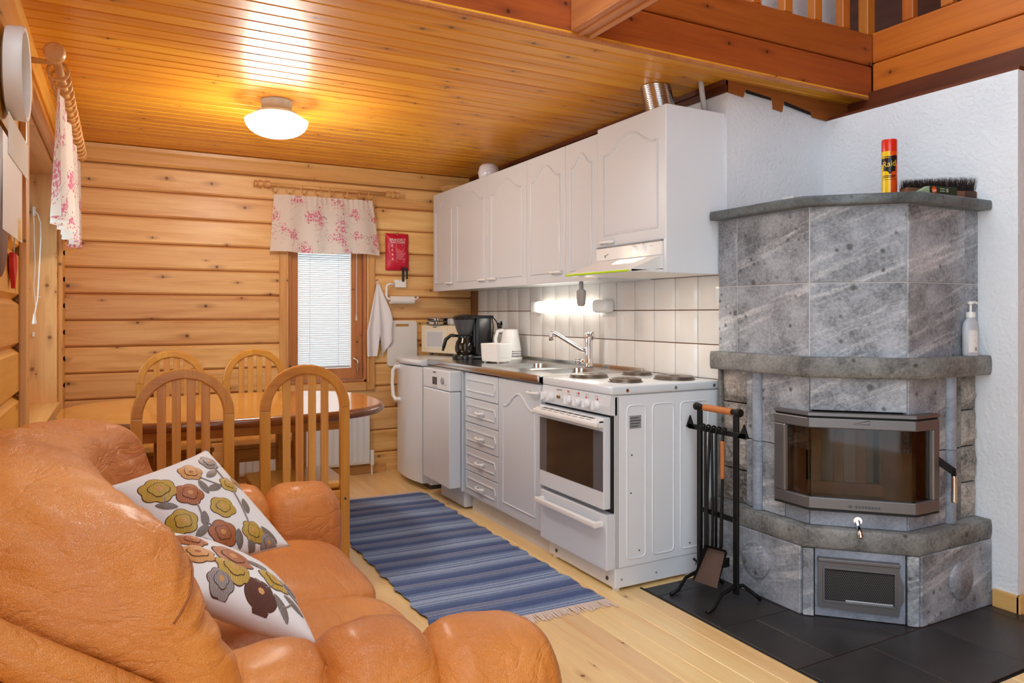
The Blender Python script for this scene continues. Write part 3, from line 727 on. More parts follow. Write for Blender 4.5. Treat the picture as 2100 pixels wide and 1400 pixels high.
# ------------------------------------------------------------------ kitchen
def bow_handle(parent, x, yc, zc, L=0.105):
    pts = [(x, yc-L/2, zc), (x-0.018, yc-L/2+0.008, zc+0.001), (x-0.026, yc-L/4, zc), (x-0.028, yc, zc), (x-0.026, yc+L/4, zc), (x-0.018, yc+L/2-0.008, zc+0.001), (x, yc+L/2, zc)]
    return obj('handle', MB().tube(pts, [0.010, 0.0085, 0.0075, 0.007, 0.0075, 0.0085, 0.010], 8), M['whitep'], parent, True)
def door(parent, y0, y1, z0, z1, x, arch=True, handle=None, drawer=False, t=0.02, name='door'):
    y0, y1 = min(y0, y1)+0.0015, max(y0, y1)-0.0015
    d = obj(name, MB().rbox(x, x+t, y0, y1, z0, z1, 0.003, 2), M['white'], parent)
    m = 0.055 if not drawer else 0.04
    m = min(m, (y1-y0)*0.22)
    a, b, c, e = y0+m, y1-m, z0+m*1.05, z1-m
    path = []
    if arch:
        h = min(0.075, (b-a)*0.32); sh = e-h-0.015
        path = [(a, c), (a, sh)]
        for i in range(1, 24):
            tt = i/24; path.append((a+(b-a)*tt, sh+h*(0.5-0.5*math.cos(2*PI*min(max((tt-0.06)/0.88, 0), 1)))))
        path += [(b, sh), (b, c)]
    elif drawer:
        k = 0.022; path = [(a, c), (a-k*0.6, (c+e)/2), (a, e), (b, e), (b+k*0.6, (c+e)/2), (b, c)]
    else: path = [(a, c), (a, e), (b, e), (b, c)]
    obj('moulding', MB().tube([(x+0.0005, p, q) for p, q in path], 0.0065, 8, True), M['white'], d, 40)
    if handle: bow_handle(d, x, handle[0], handle[1], 0.10 if not drawer else 0.085)
    return d
def carcass(parent, x0, x1, y0, y1, z0, z1):
    return obj('body', MB().rbox(x0, x1, min(y0, y1)+0.0008, max(y0, y1)-0.0008, z0, z1, 0.002, 1), M['white'], parent)
XF = 2.15
ZW0, ZW1 = 1.38, 2.118
wy = [5.30, 4.89, 4.345, 3.817, 3.386, 3.076, 2.545]
GW = 'white wall cabinets above the worktop'
def wallcab(y1, y0, doors, label, z0=ZW0, z1=ZW1):
    t = thing('wall_cabinet', label, 'cabinet', ((XF+XR)/2, (y0+y1)/2, z0), 0, GW)
    carcass(t, XF+0.021, XR-0.005, y0, y1, z0, z1)
    for a, b, h in doors: door(t, b, a, z0-0.008, z1+0.002, XF, True, h)
    return t
wallcab(wy[0], wy[1], [(wy[0], wy[1], (wy[1]+0.085, 1.425))], 'narrow white wall cabinet with one arched door nearest the log wall')
wallcab(wy[1], wy[3], [(wy[1], wy[2], (wy[2]+0.075, 1.427)), (wy[2], wy[3], (wy[2]-0.075, 1.427))], 'wide white wall cabinet with two arched doors whose handles meet')
wallcab(wy[3], wy[4], [(wy[3], wy[4], (wy[4]+0.085, 1.43))], 'white single-door wall cabinet above the left end of the tube lamp')
wallcab(wy[4], wy[5], [(wy[4], wy[5], None)], 'slim white wall cabinet beside the cooker hood')
hc_ = thing('wall_cabinet', 'deep white cabinet above the cooker hood with wide arched door', 'cabinet', (2.33, 2.8, 1.54), 0, GW)
obj('body', MB().rbox(XF+0.021, XR-0.001, wy[6]+0.018, wy[5]-0.001, 1.545, 2.135, 0.002, 1), M['white'], hc_)
obj('side_panel', MB().rbox(XF-0.002, XR-0.001, wy[6]-0.002, wy[6]+0.017, 1.384, 2.14, 0.002, 1), M['applr'], hc_)
door(hc_, wy[6], wy[5], 1.535, 2.138, XF-0.003, True, (wy[5]-0.09, 1.556))
# cooker hood ---------------------------------------------------------------------------
hd = thing('cooker_hood', 'white pull-out cooker hood with green-edged glass visor, lamp on', 'cooker hood', (2.3, 2.8, 1.384))
hy0, hy1 = wy[6]+0.02, wy[5]-0.003
obj('body', MB().rbox(XF+0.0, XR-0.002, hy0, hy1, 1.40, 1.532, 0.003, 1), M['whitep'], hd)
obj('front_panel', MB().rbox(XF-0.012, XF+0.002, hy0, hy1, 1.466, 1.528, 0.003, 2), M['whitep'], hd)
obj('rail', MB().rbox(XF-0.014, XF, hy0, hy1, 1.529, 1.533, 0.001, 1), M['grey'], hd)
vt, vb = (XF-0.005, 1.466), (1.958, 1.386)
obj('visor', MB().loft([[(vt[0], y, vt[1]), (vb[0], y, vb[1]+0.006), (vb[0], y, vb[1]), (vt[0]+0.01, y, 1.404), (XF+0.02, y, 1.404), (XF+0.02, y, 1.466)] for y in (hy0, hy1)]), M['whitep'], hd)
obj('visor_edge', MB().tube([(vb[0]-0.002, hy0+0.003, vb[1]+0.004), (vb[0]-0.002, hy1-0.003, vb[1]+0.004)], 0.005, 8), M['lime'], hd)
obj('base_plate', MB().rbox(vb[0]+0.01, XR-0.004, hy0, hy1, 1.384, 1.40, 0.004, 2), M['whitep'], hd)
def on_visor(s, y, o=0.0012): return (vt[0]+(vb[0]-vt[0])*s-o*0.38, y, vt[1]+(vb[1]+0.006-vt[1])*s+o)
obj('lamp_window', MB().add([on_visor(0.12, 2.66), on_visor(0.12, 2.86), on_visor(0.42, 2.84), on_visor(0.42, 2.68)], [(0, 1, 2, 3)]), M['hoodlight'], hd)
for yy, sz in ((2.70, 0.026), (2.76, 0.02)):
    obj('knob', MB().lathe([(sz, 0.0), (sz, -0.008), (sz*0.75, -0.014), (0.0005, -0.014)], 20, (XF-0.012, yy, 1.502), 'x'), M['whitep'], hd, 40)
obj('brand_mark', MB().tube([(XF-0.0128, 3.0, 1.492), (XF-0.0128, 2.994, 1.478), (XF-0.0128, 2.99, 1.492)], 0.0014, 4).tube([(XF-0.0128, 2.985, 1.488), (XF-0.0128, 2.975, 1.494), (XF-0.0128, 2.968, 1.496)], 0.0014, 4), M['ink'], hd)
for y in (2.64, 2.65, 2.66): obj('scale_mark', MB().box(XF-0.0128, XF-0.0122, y-0.02, y-0.014, 1.51, 1.512), M['grey'], hd)
# tile splashback ----------------------------------------------------------------------
rb = wr
tile_me = MB().rbox(0, 0.008, 0.0022, 0.1643, 0.0022, 0.1638, 0.0022, 2).mesh('tile', M['tile'], 40)
tz = [0.886-0.0, 1.052, 1.218, 1.384]
tp = 0.1665
for r in range(3):
    for i in range(17):
        y = 2.553+0.0015+tp*i
        if y+tp > YB+0.02: continue
        o = bpy.data.objects.new('tile', tile_me); link(o, rb); o.location = (XR-0.0035, y, tz[r])
# ------------------------------------------------------------------ worktop and sinks
XC = 1.83
ZT = 0.89
wt = thing('worktop', 'stainless steel worktop with two inset sinks between cooker and fridge', 'worktop', (2.15, 3.9, 0.855))
CY0, CY1 = 3.135, 4.626
holes = [(2.00, 2.36, 3.22, 3.56), (2.00, 2.36, 3.62, 4.02)]
xs = sorted({XC+0.012, XR-0.012, *[h for q in holes for h in q[:2]]}); ys = sorted({CY0, CY1, *[h for q in holes for h in q[2:]]})
mb = MB()
for i in range(len(xs)-1):
    for j in range(len(ys)-1):
        cx, cy = (xs[i]+xs[i+1])/2, (ys[j]+ys[j+1])/2
        if any(h[0] < cx < h[1] and h[2] < cy < h[3] for h in holes): continue
        mb.box(xs[i], xs[i+1], ys[j], ys[j+1], 0.883, 0.887)
obj('top_plate', mb, M['steel'], wt)
obj('front_edge', MB().rbox(XC, XC+0.014, CY0, CY1, 0.856, 0.893, 0.006, 3), M['steel'], wt, 40)
obj('edge_underside', MB().box(XC+0.005, XC+0.03, CY0, CY1, 0.853, 0.857), M['steeld'], wt)
obj('back_upstand', MB().rbox(XR-0.016, XR-0.0045, CY0, CY1, 0.883, 0.905, 0.004, 2), M['steel'], wt, 40)
obj('core', MB().box(XC+0.016, XR-0.014, CY0, CY0+0.02, 0.852, 0.883).box(XC+0.016, 1.99, CY0, CY1, 0.852, 0.883).box(XC+0.016, XR-0.014, 4.05, CY1, 0.852, 0.883), M['steeld'], wt)
def rrect(x0, x1, y0, y1, r, z, n=6):
    pts = []
    for cx, cy, a0 in ((x1-r, y1-r, 0), (x0+r, y1-r, PI/2), (x0+r, y0+r, PI), (x1-r, y0+r, 1.5*PI)):
        for k in range(n+1):
            a = a0+PI/2*k/n; pts.append((cx+r*math.cos(a), cy+r*math.sin(a), z))
    return pts
for (a, b, c, d), dep in zip(holes, (0.15, 0.15)):
    rings = [rrect(a-0.02, b+0.02, c-0.02, d+0.02, 0.05, 0.8875), rrect(a-0.008, b+0.008, c-0.008, d+0.008, 0.055, 0.8895), rrect(a+0.004, b-0.004, c+0.004, d-0.004, 0.05, 0.885),
             rrect(a+0.012, b-0.012, c+0.012, d-0.012, 0.05, 0.80), rrect(a+0.025, b-0.025, c+0.025, d-0.025, 0.05, 0.89-dep), rrect(a+0.06, b-0.06, c+0.06, d-0.06, 0.04, 0.885-dep)]
    mbb = MB().loft(rings, cap=False); m0 = len(mbb.v)-len(rings[-1]); mbb.f.append(tuple(range(m0, len(mbb.v))))
    bs = obj('sink_basin', mbb, M['steel'], wt, 50)
    obj('drain', MB().lathe([(0.035, 0.0), (0.033, 0.004), (0.012, 0.004), (0.001, 0.001)], 18, ((a+b)/2, (c+d)/2, 0.8855-dep)), M['chrome'], bs, True)
for k in range(4): obj('overflow_hole', MB().lathe([(0.0055, 0.0), (0.0055, 0.0012)], 10, (2.345, 3.33+0.02*k, 0.845), 'x'), M['blackm'], wt)
# mixer tap
fx, fy = 2.414, 3.545
tapt = thing('mixer_tap', 'chrome single-lever mixer tap with slanted spout over the sink', 'tap', (fx, fy, 0.888))
obj('body', MB().lathe([(0.027, 0.0), (0.027, 0.01), (0.022, 0.016), (0.022, 0.13), (0.024, 0.15), (0.022, 0.185), (0.012, 0.20), (0.001, 0.203)], 20, (fx, fy, 0.888)), M['chrome'], tapt, True)
obj('spout', MB().tube([(fx, fy, 0.97), (fx-0.03, fy+0.03, 0.99), (fx-0.17, fy+0.10, 1.085), (fx-0.185, fy+0.108, 1.088), (fx-0.19, fy+0.11, 1.075)], [0.014, 0.014, 0.011, 0.012, 0.012], 12), M['chrome'], tapt, True)
obj('aerator', MB().lathe([(0.014, -0.028), (0.014, 0.012), (0.010, 0.016)], 12, (fx-0.19, fy+0.11, 1.07)), M['chrome'], tapt, True)
obj('lever', MB().tube([(fx, fy, 1.07), (fx+0.012, fy-0.02, 1.088), (fx+0.016, fy-0.026, 1.05)], [0.012, 0.013, 0.008], 10), M['chrome'], tapt, True)
obj('dishwasher_valve', MB().tube([(fx, fy, 0.92), (fx-0.045, fy+0.03, 0.922)], 0.011, 10).lathe([(0.017, -0.012), (0.017, 0.012)], 12, (fx-0.05, fy+0.033, 0.922), 'y'), M['chrome'], tapt, True)
# ------------------------------------------------------------------ base cabinets
DX = 1.848
t = thing('drawer_cabinet', 'white base cabinet with five panelled drawers beside the dishwasher', 'cabinet', (2.1, 3.83, 0.0))
obj('body', MB().rbox(DX+0.021, 2.44, 3.602, 3.618, 0.105, 0.851, 0.002, 1).rbox(DX+0.021, 2.44, 4.032, 4.048, 0.105, 0.851, 0.002, 1).box(DX+0.021, 2.44, 3.618, 4.032, 0.105, 0.12).box(2.42, 2.44, 3.618, 4.032, 0.12, 0.851), M['white'], t)
obj('kick_plate', MB().box(1.90, 1.915, 3.602, 4.048, 0.0, 0.104), M['white'], t)
dz = [0.845, 0.693, 0.545, 0.398, 0.253, 0.108]
for i in range(5):
    dr = door(t, 3.605, 4.045, dz[i+1]+0.004, dz[i], DX, False, None if i == 0 else (3.825, (dz[i]+dz[i+1])/2), True, name='drawer')
t = thing('sink_cabinet', 'white base cabinet with one tall arched door under the sink', 'cabinet', (2.1, 3.37, 0.0))
obj('body', MB().box(DX+0.021, 2.44, 3.137, 3.16, 0.105, 0.851).box(DX+0.021, 2.44, 3.58, 3.60, 0.105, 0.851).box(DX+0.021, 2.44, 3.137, 3.60, 0.105, 0.125).box(2.42, 2.44, 3.137, 3.60, 0.105, 0.851).box(DX+0.021, DX+0.05, 3.137, 3.60, 0.80, 0.851), M['white'], t)
obj('kick_plate', MB().box(1.90, 1.915, 3.137, 3.60, 0.0, 0.104), M['white'], t)
door(t, 3.137, 3.60, 0.112, 0.845, DX, True, (3.20, 0.80))
# ------------------------------------------------------------------ dishwasher
t = thing('dishwasher', 'slim white dishwasher with dark display between fridge and drawers', 'dishwasher', (2.1, 4.29, 0.0))
wy0, wy1 = 4.075, 4.508
obj('body', MB().rbox(1.84, 2.44, wy0, wy1, 0.11, 0.85, 0.004, 1), M['appl'], t)
dd = obj('door', MB().rbox(1.757, 1.835, wy0, wy1, 0.135, 0.722, 0.006, 2), M['appl'], t)
cp = obj('control_panel', MB().rbox(1.757, 1.84, wy0, wy1, 0.725, 0.85, 0.006, 2), M['appl'], t)
obj('display', MB().rbox(1.755, 1.758, 4.27, 4.345, 0.752, 0.80, 0.002, 1), M['dgrey'], cp)
obj('grip_recess', MB().rbox(1.753, 1.758, 4.27, 4.345, 0.735, 0.751, 0.002, 1), M['ltgrey'], cp)
obj('dial', MB().lathe([(0.021, 0), (0.021, -0.006), (0.018, -0.009), (0.001, -0.009)], 18, (1.757, 4.175, 0.785), 'x'), M['grey'], cp)
obj('button', MB().lathe([(0.008, 0), (0.008, -0.005), (0.001, -0.005)], 12, (1.757, 4.135, 0.765), 'x'), M['ltgrey'], cp)
obj('lettering', text_mb('Kitchen', 0.014, lambda x, y: (1.7563, 4.31-x, 0.83+y)), M['ink'], cp) if False else None
obj('brand_mark', MB().box(1.7562, 1.757, 4.285, 4.335, 0.826, 0.833), M['ink'], cp)
obj('kick_plate', MB().rbox(1.86, 1.87, wy0+0.02, wy1-0.06, 0.012, 0.112, 0.002, 1).rbox(1.86, 2.3, wy0+0.0, wy0+0.02, 0.012, 0.112, 0.002, 1), M['white'], t)
for yy in (wy0+0.06, wy1-0.05): obj('foot', MB().lathe([(0.016, 0), (0.016, 0.012), (0.008, 0.016), (0.008, 0.112)], 10, (1.9, yy, 0.0)), M['dgrey'], t)
# ------------------------------------------------------------------ fridge
t = thing('fridge', 'low white fridge with rounded door and arched handle at the log wall', 'fridge', (2.1, 4.83, 0.0))
fy0, fy1 = 4.632, 5.14
obj('body', MB().rbox(1.86, 2.44, fy0, fy1, 0.03, 0.845, 0.006, 2), M['appl'], t)
ring = lambda z: [(1.858, fy0+0.002, z)]+[(1.80-0.028*math.sin(PI*k/10), fy0+0.002+(fy1-fy0-0.004)*k/10, z) for k in range(11)]+[(1.858, fy1-0.002, z)]
obj('door', MB().loft([ring(z) for z in (0.05, 0.06, 0.82, 0.838)]), M['appl'], t, 50)
ringt = lambda z, o: [(2.44, fy0-0.002, z)]+[(1.795-o-0.028*math.sin(PI*k/10), fy0-0.002+(fy1-fy0+0.002)*k/10, z) for k in range(11)]+[(2.44, fy1, z)]
obj('top', MB().loft([ringt(0.846, -0.004), ringt(0.852, 0.006), ringt(0.872, 0.01), ringt(0.884, 0.004), ringt(0.887, -0.008)]), M['appl'], t, 50)
hp = [(1.80, 5.03, 0.815), (1.755, 5.055, 0.815), (1.742, 5.065, 0.79), (1.738, 5.072, 0.70), (1.742, 5.065, 0.61), (1.755, 5.05, 0.583), (1.80, 5.02, 0.583)]
obj('handle', MB().tube(hp, [0.018, 0.016, 0.014, 0.012, 0.014, 0.016, 0.018], 10), M['whitep'], t, True)
obj('badge', MB().lathe([(0.012, 0), (0.012, -0.003), (0.001, -0.003)], 14, (1.78, 4.90, 0.765), 'x'), M['chrome'], t)
obj('plinth', MB().box(1.87, 2.42, fy0+0.02, fy1-0.02, 0.0, 0.03), M['dgrey'], t)
# ------------------------------------------------------------------ cooker
ck = thing('cooker', 'white freestanding electric cooker with four hotplates and oven', 'cooker', (2.17, 2.84, 0.0))
sy0, sy1, sx0, sx1 = 2.552, 3.122, 1.872, 2.488
obj('body', MB().rbox(sx0, sx1, sy0, sy1, 0.102, 0.848, 0.003, 1), M['applr'], ck)
sd = obj('side_panel', MB().rbox(sx0+0.022, sx1, sy0-0.004, sy0, 0.104, 0.846, 0.0015, 1), M['applr'], ck)
for xa, xb in ((1.935, 2.035), (2.075, 2.195), (2.235, 2.40)):
    path = rrect(xa, xb, 0.135, 0.80, 0.02, 0.0, 4)
    obj('pressed_panel', MB().tube([(p[0], sy0-0.004, p[1]) for p in path], 0.0035, 6, True), M['applr'], sd, True)
for xx, zz in ((1.96, 0.585), (1.955, 0.42), (2.0, 0.165), (2.29, 0.155)):
    obj('screw', MB().lathe([(0.004, 0), (0.004, -0.0015), (0.001, -0.0015)], 8, (xx, sy0-0.004, zz), 'y'), M['dgrey'], sd)
obj('rating_plate', MB().box(1.947, 2.01, sy0-0.006, sy0-0.0042, 0.70, 0.756), M['grey'], sd)
for k in range(4): obj('plate_print', MB().box(1.952, 1.975+0.006*(k % 3)+0.02, sy0-0.0066, sy0-0.006, 0.708+0.012*k, 0.712+0.012*k), M['dgrey'], sd)
obj('edge_trim', MB().box(sx0, sx0+0.02, sy0-0.003, sy0, 0.104, 0.84), M['ltgrey'], ck)
tp_ = obj('hob', MB().rbox(sx0-0.024, sx1+0.002, sy0-0.012, sy1, 0.850, 0.888, 0.008, 3), M['appl'], ck, 40)
for xx in (1.93, 2.20, 2.43): obj('screw', MB().lathe([(0.008, 0), (0.008, -0.002), (0.001, -0.002)], 10, (xx, sy0-0.012, 0.868), 'y'), M['steel'], tp_)
for xx, yy, r in ((2.03, 2.98, 0.09), (2.33, 2.985, 0.072), (2.04, 2.70, 0.074), (2.33, 2.70, 0.092)):
    pl = obj('hotplate', MB().lathe([(r+0.006, 0.0), (r+0.006, 0.004), (r, 0.007), (r, 0.014), (r-0.006, 0.017), (r*0.32, 0.0165), (r*0.28, 0.013), (0.001, 0.013)], 40, (xx, yy, 0.888)), M['hotplate'], tp_, 40)
cpn = obj('control_panel', MB().loft([[(sx0-0.002, y, 0.762), (sx0-0.022, y, 0.764), (sx0-0.028, y, 0.80), (sx0-0.022, y, 0.849), (sx0+0.01, y, 0.849), (sx0+0.01, y, 0.762)] for y in (sy0-0.003, sy1-0.003)]), M['appl'], ck)
for yy in (3.085, 3.035, 2.875, 2.80, 2.725, 2.65):
    kb = obj('knob', MB().lathe([(0.021, 0.0), (0.021, -0.004), (0.017, -0.008), (0.015, -0.02), (0.001, -0.021)], 16, (sx0-0.026, yy, 0.797), 'x'), M['whitep'], cpn, 40)
    obj('grip', MB().rbox(sx0-0.056, sx0-0.03, yy-0.005, yy+0.005, 0.779, 0.818, 0.003, 2), M['whitep'], kb)
for yy, n_ in ((2.875, 0), (2.80, 1), (2.725, 2), (2.65, 3)):
    for q, (dy, dz_) in enumerate(((0.006, 0.006), (-0.008, 0.006), (0.006, -0.006), (-0.008, -0.006))):
        big = q == n_
        obj('zone_mark', MB().lathe([(0.005 if big else 0.0022, 0), (0.005 if big else 0.0022, -0.0006)], 10, (sx0-0.0262, yy+dy, 0.83+dz_), 'x'), M['redplastic'] if big else M['ink'], cpn)
for yy in (2.972, 2.955): obj('indicator_lamp', MB().lathe([(0.0075, 0), (0.0075, -0.003), (0.001, -0.004)], 12, (sx0-0.027, yy, 0.803), 'x'), M['brass'], cpn)
obj('brand_mark', MB().box(sx0-0.0255, sx0-0.0248, 2.935, 2.985, 0.834, 0.839), M['grey'], cpn)
od = obj('oven_door', MB().rbox(sx0-0.045, sx0-0.008, sy0+0.018, sy1-0.01, 0.356, 0.752, 0.004, 2), M['appl'], ck)
obj('door_gap', MB().box(sx0-0.008, sx0-0.0005, sy0+0.004, sy1-0.004, 0.34, 0.758), M['blackm'], ck)
gx = sx0-0.0462
obj('glass_border', MB().rbox(gx, gx+0.003, sy0+0.022, sy1-0.012, 0.432, 0.693, 0.001, 1), M['ovenedge'], od)
obj('oven_window', MB().rbox(gx-0.0008, gx+0.002, sy0+0.095, sy1-0.08, 0.433, 0.692, 0.0008, 1), M['oven'], od)
hb_ = obj('handle', MB().rbox(sx0-0.088, sx0-0.066, sy0+0.018, sy1-0.01, 0.712, 0.738, 0.008, 3).rbox(sx0-0.072, sx0-0.04, sy0+0.02, sy0+0.05, 0.71, 0.742, 0.004, 2).rbox(sx0-0.072, sx0-0.04, sy1-0.045, sy1-0.012, 0.71, 0.742, 0.004, 2).rbox(sx0-0.07, sx0-0.04, sy0+0.02, sy1-0.012, 0.728, 0.744, 0.004, 1), M['whitep'], od, 40)
for k in range(8):
    y = sy0+0.075+k*0.055
    obj('vent_slot', MB().box(sx0-0.066, sx0-0.05, y, y+0.042, 0.7442, 0.7452).box(sx0-0.0705, sx0-0.0698, y, y+0.04, 0.731, 0.739), M['blackm'], hb_)
dr = obj('drawer', MB().rbox(sx0-0.04, sx0-0.001, sy0+0.006, sy1-0.006, 0.096, 0.335, 0.005, 2), M['appl'], ck)
obj('handle', MB().rbox(sx0-0.085, sx0-0.065, sy0+0.03, sy1-0.02, 0.278, 0.305, 0.006, 3).rbox(sx0-0.07, sx0-0.035, sy0+0.03, sy0+0.055, 0.28, 0.303, 0.004, 2).rbox(sx0-0.07, sx0-0.035, sy1-0.045, sy1-0.02, 0.28, 0.303, 0.004, 2), M['whitep'], dr, 40)
pn = obj('plinth', MB().rbox(sx0+0.004, sx1-0.1, sy0+0.002, sy1-0.02, 0.014, 0.101, 0.003, 1), M['applr'], ck)
for yy in (sy0+0.06, sy1-0.09): obj('screw', MB().lathe([(0.009, 0), (0.009, -0.003), (0.001, -0.003)], 10, (sx0+0.004, yy, 0.045), 'x'), M['dgrey'], pn)
for xx in (1.91, 2.10, 2.33): obj('screw', MB().lathe([(0.005, 0), (0.005, -0.002), (0.001, -0.002)], 10, (xx, sy0+0.002, 0.05), 'y'), M['grey'], pn)
for xx in (1.90, 2.3):
    for yy in (sy0+0.03, sy1-0.05): obj('foot', MB().lathe([(0.016, 0.0), (0.016, 0.01), (0.01, 0.014)], 12, (xx, yy, 0.0)), M['whitep'], ck)
# ------------------------------------------------------------------ tube lamp over the sink
tl = thing('tube_lamp', 'lit white tube lamp on the tiles above the sink', 'lamp', (XR-0.03, 3.8, 1.205))
obj('end_cap', MB().rbox(2.43, XR-0.005, 3.40, 3.545, 1.206, 1.282, 0.02, 3), M['whitep'], tl, 40)
obj('end_cap', MB().rbox(2.43, XR-0.005, 4.215, 4.27, 1.206, 1.282, 0.015, 3), M['whitep'], tl, 40)
obj('diffuser', MB().rbox(2.432, XR-0.005, 3.545, 4.215, 1.205, 1.283, 0.025, 4), M['tube'], tl, 40)
# things on the worktop --------------------------------------------------------------------
mw = thing('microwave', 'cream microwave oven on the fridge top with folded towel', 'microwave', (2.25, 4.99, 0.888))
mx0, mx1, my0, my1, mz0, mz1 = 2.02, 2.32, 4.80, 5.25, 0.905, 1.115
def rot_about(mb, c, a):
    R = Matrix.Translation(Vector(c)) @ Matrix.Rotation(a, 4, 'Z') @ Matrix.Translation(-Vector(c)); return mb.xf(R)
MR = 0.30; mc = (2.02, 5.22, 0)
mwo = lambda name, mb, mat, par=mw, sm=False: obj(name, rot_about(mb, mc, MR), mat, par, sm)
mwo('body', MB().rbox(mx0+0.02, mx1, my0, my1-0.03, mz0, mz1, 0.006, 2), M['offwhite'])
md = mwo('door', MB().rbox(mx0, mx0+0.019, my0+0.115, my1-0.03, mz0+0.004, mz1-0.002, 0.005, 2), M['offwhite'])
mwo('door_window', MB().rbox(mx0-0.002, mx0+0.002, my0+0.15, my1-0.075, mz0+0.035, mz1-0.035, 0.004, 1), M['paper'], md)
mwo('window_mesh', MB().rbox(mx0-0.0032, mx0-0.001, my0+0.17, my1-0.10, mz0+0.05, mz1-0.05, 0.003, 1), M['ltgrey'], md)
cpl = mwo('control_panel', MB().rbox(mx0+0.001, mx0+0.02, my0, my0+0.113, mz0+0.004, mz1-0.002, 0.004, 1), M['offwhite'])
mwo('knob', MB().lathe([(0.02, 0), (0.018, -0.012), (0.001, -0.013)], 16, (mx0, my0+0.055, mz0+0.14), 'x'), M['offwhite'], cpl, 40)
mwo('brand_mark', MB().box(mx0-0.0008, mx0, my0+0.24, my0+0.28, mz1-0.018, mz1-0.012), M['ink'], md)
for xx in (mx0+0.05, mx1-0.05):
    for yy in (my0+0.05, my1-0.09): mwo('foot', MB().lathe([(0.014, 0), (0.012, 0.018)], 10, (xx, yy, 0.888)), M['dgrey'])
tw = thing('folded_towel', 'folded black and white striped towel on the microwave', 'towel', (2.15, 5.05, 1.117))
def towel_layer(z, h, sx, sy, ph):
    def fn(u, v):
        a = 2*PI*u; e = 0.55
        cx = math.copysign(abs(math.cos(a))**e, math.cos(a)); cz = math.copysign(abs(math.sin(a))**e, math.sin(a))
        yy = (v-0.5)*2
        k = (1-abs(yy)**6*0.35)
        return (2.13+cx*sx*k, 5.09+yy*sy, z+h/2+cz*h/2*k*(1+0.1*math.sin(7*yy+ph)))
    return MB().grid(fn, 24, 14)
obj('towel_fold', towel_layer(1.1165, 0.026, 0.10, 0.11, 0), M['stripes'], tw, True)
obj('towel_fold', towel_layer(1.142, 0.028, 0.09, 0.10, 2), M['stripes'], tw, True)
obj('folded_sheet', MB().rbox(2.13, 2.25, 4.90, 4.985, 1.1165, 1.165, 0.012, 3), M['ltgrey'], tw, 40)
# coffee maker
cf = thing('coffee_maker', 'black drip coffee maker with glass jug on the steel worktop', 'coffee maker', (2.17, 4.50, 0.887))
cx, cy = 2.10, 4.60
obj('base', MB().lathe([(0.085, 0.0), (0.088, 0.012), (0.08, 0.03), (0.06, 0.034), (0.001, 0.034)], 28, (cx, cy, 0.888)).rbox(cx, cx+0.19, cy-0.08, cy+0.06, 0.888, 0.915, 0.012, 3), M['black'], cf, 40)
obj('water_tank', MB().rbox(cx+0.05, cx+0.17, cy-0.085, cy+0.07, 0.91, 1.185, 0.02, 4), M['black'], cf, 40)
obj('tank_window', MB().rbox(cx+0.046, cx+0.06, cy-0.06, cy-0.03, 0.97, 1.14, 0.004, 2), M['dgrey'], cf)
obj('filter_holder', MB().lathe([(0.03, 0.0), (0.045, 0.012), (0.062, 0.05), (0.078, 0.11), (0.08, 0.115), (0.07, 0.118)], 28, (cx, cy, 1.045)), M['dgrey'], cf, 40)
obj('lid', MB().lathe([(0.086, 0.0), (0.088, 0.010), (0.07, 0.024), (0.03, 0.032), (0.001, 0.033)], 28, (cx, cy, 1.163)).rbox(cx, cx+0.185, cy-0.085, cy+0.06, 1.168, 1.188, 0.01, 3), M['black'], cf, 40)
jug = obj('jug', MB().lathe([(0.055, 0.0), (0.066, 0.012), (0.07, 0.04), (0.062, 0.08), (0.048, 0.105), (0.046, 0.118)], 28, (cx, cy, 0.924), cap=False), M['carafe'], cf, True)
obj('jug_lid', MB().lathe([(0.05, 0.0), (0.05, 0.012), (0.03, 0.018), (0.001, 0.018)], 20, (cx, cy, 1.035)), M['black'], jug, 40)
obj('jug_handle', MB().tube([(cx-0.03, cy+0.035, 1.045), (cx-0.07, cy+0.075, 1.05), (cx-0.10, cy+0.10, 1.02), (cx-0.11, cy+0.112, 0.97), (cx-0.115, cy+0.118, 0.94)], [0.009, 0.012, 0.013, 0.012, 0.007], 10), M['black'], jug, True)
obj('power_cord', MB().tube([(2.27, 4.53, 1.172), (2.29, 4.54, 1.17), (2.31, 4.545, 1.155), (2.325, 4.53, 1.12)], 0.004, 6).tube([(2.275, 4.53, 1.17), (2.29, 4.54, 1.12), (2.285, 4.535, 1.06), (2.27, 4.53, 1.0)], 0.0035, 6), M['black'], cf, True)
obj('plug', MB().tube([(2.322, 4.535, 1.135), (2.332, 4.53, 1.118), (2.336, 4.528, 1.098)], [0.007, 0.016, 0.013], 10), M['black'], cf, True)
# kettle
kt = thing('kettle', 'white plastic electric kettle standing against the tiles', 'kettle', (2.375, 4.45, 0.887))
obj('power_base', MB().lathe([(0.085, 0), (0.085, 0.012), (0.07, 0.02), (0.001, 0.02)], 24, (2.375, 4.45, 0.888)), M['whitep'], kt, 40)
for k in range(3): obj('base_ring', MB().lathe([(0.08-0.002*k, 0.0), (0.084-0.002*k, 0.004), (0.08-0.002*k, 0.008)], 24, (2.375, 4.45, 0.91+0.014*k)), M['chrome'], kt, 40)
obj('jug', MB().lathe([(0.078, 0.0), (0.076, 0.05), (0.062, 0.13), (0.055, 0.175), (0.05, 0.182), (0.001, 0.186)], 28, (2.375, 4.45, 0.91)), M['whitep'], kt, 40)
obj('handle', MB().tube([(2.325, 4.455, 1.085), (2.285, 4.462, 1.08), (2.268, 4.465, 1.03), (2.275, 4.463, 0.96), (2.30, 4.457, 0.94)], 0.013, 10), M['whitep'], kt, True)
sk = thing('wall_socket', 'white power socket with switch behind the kettle', 'socket', (XR-0.02, 4.77, 1.10))
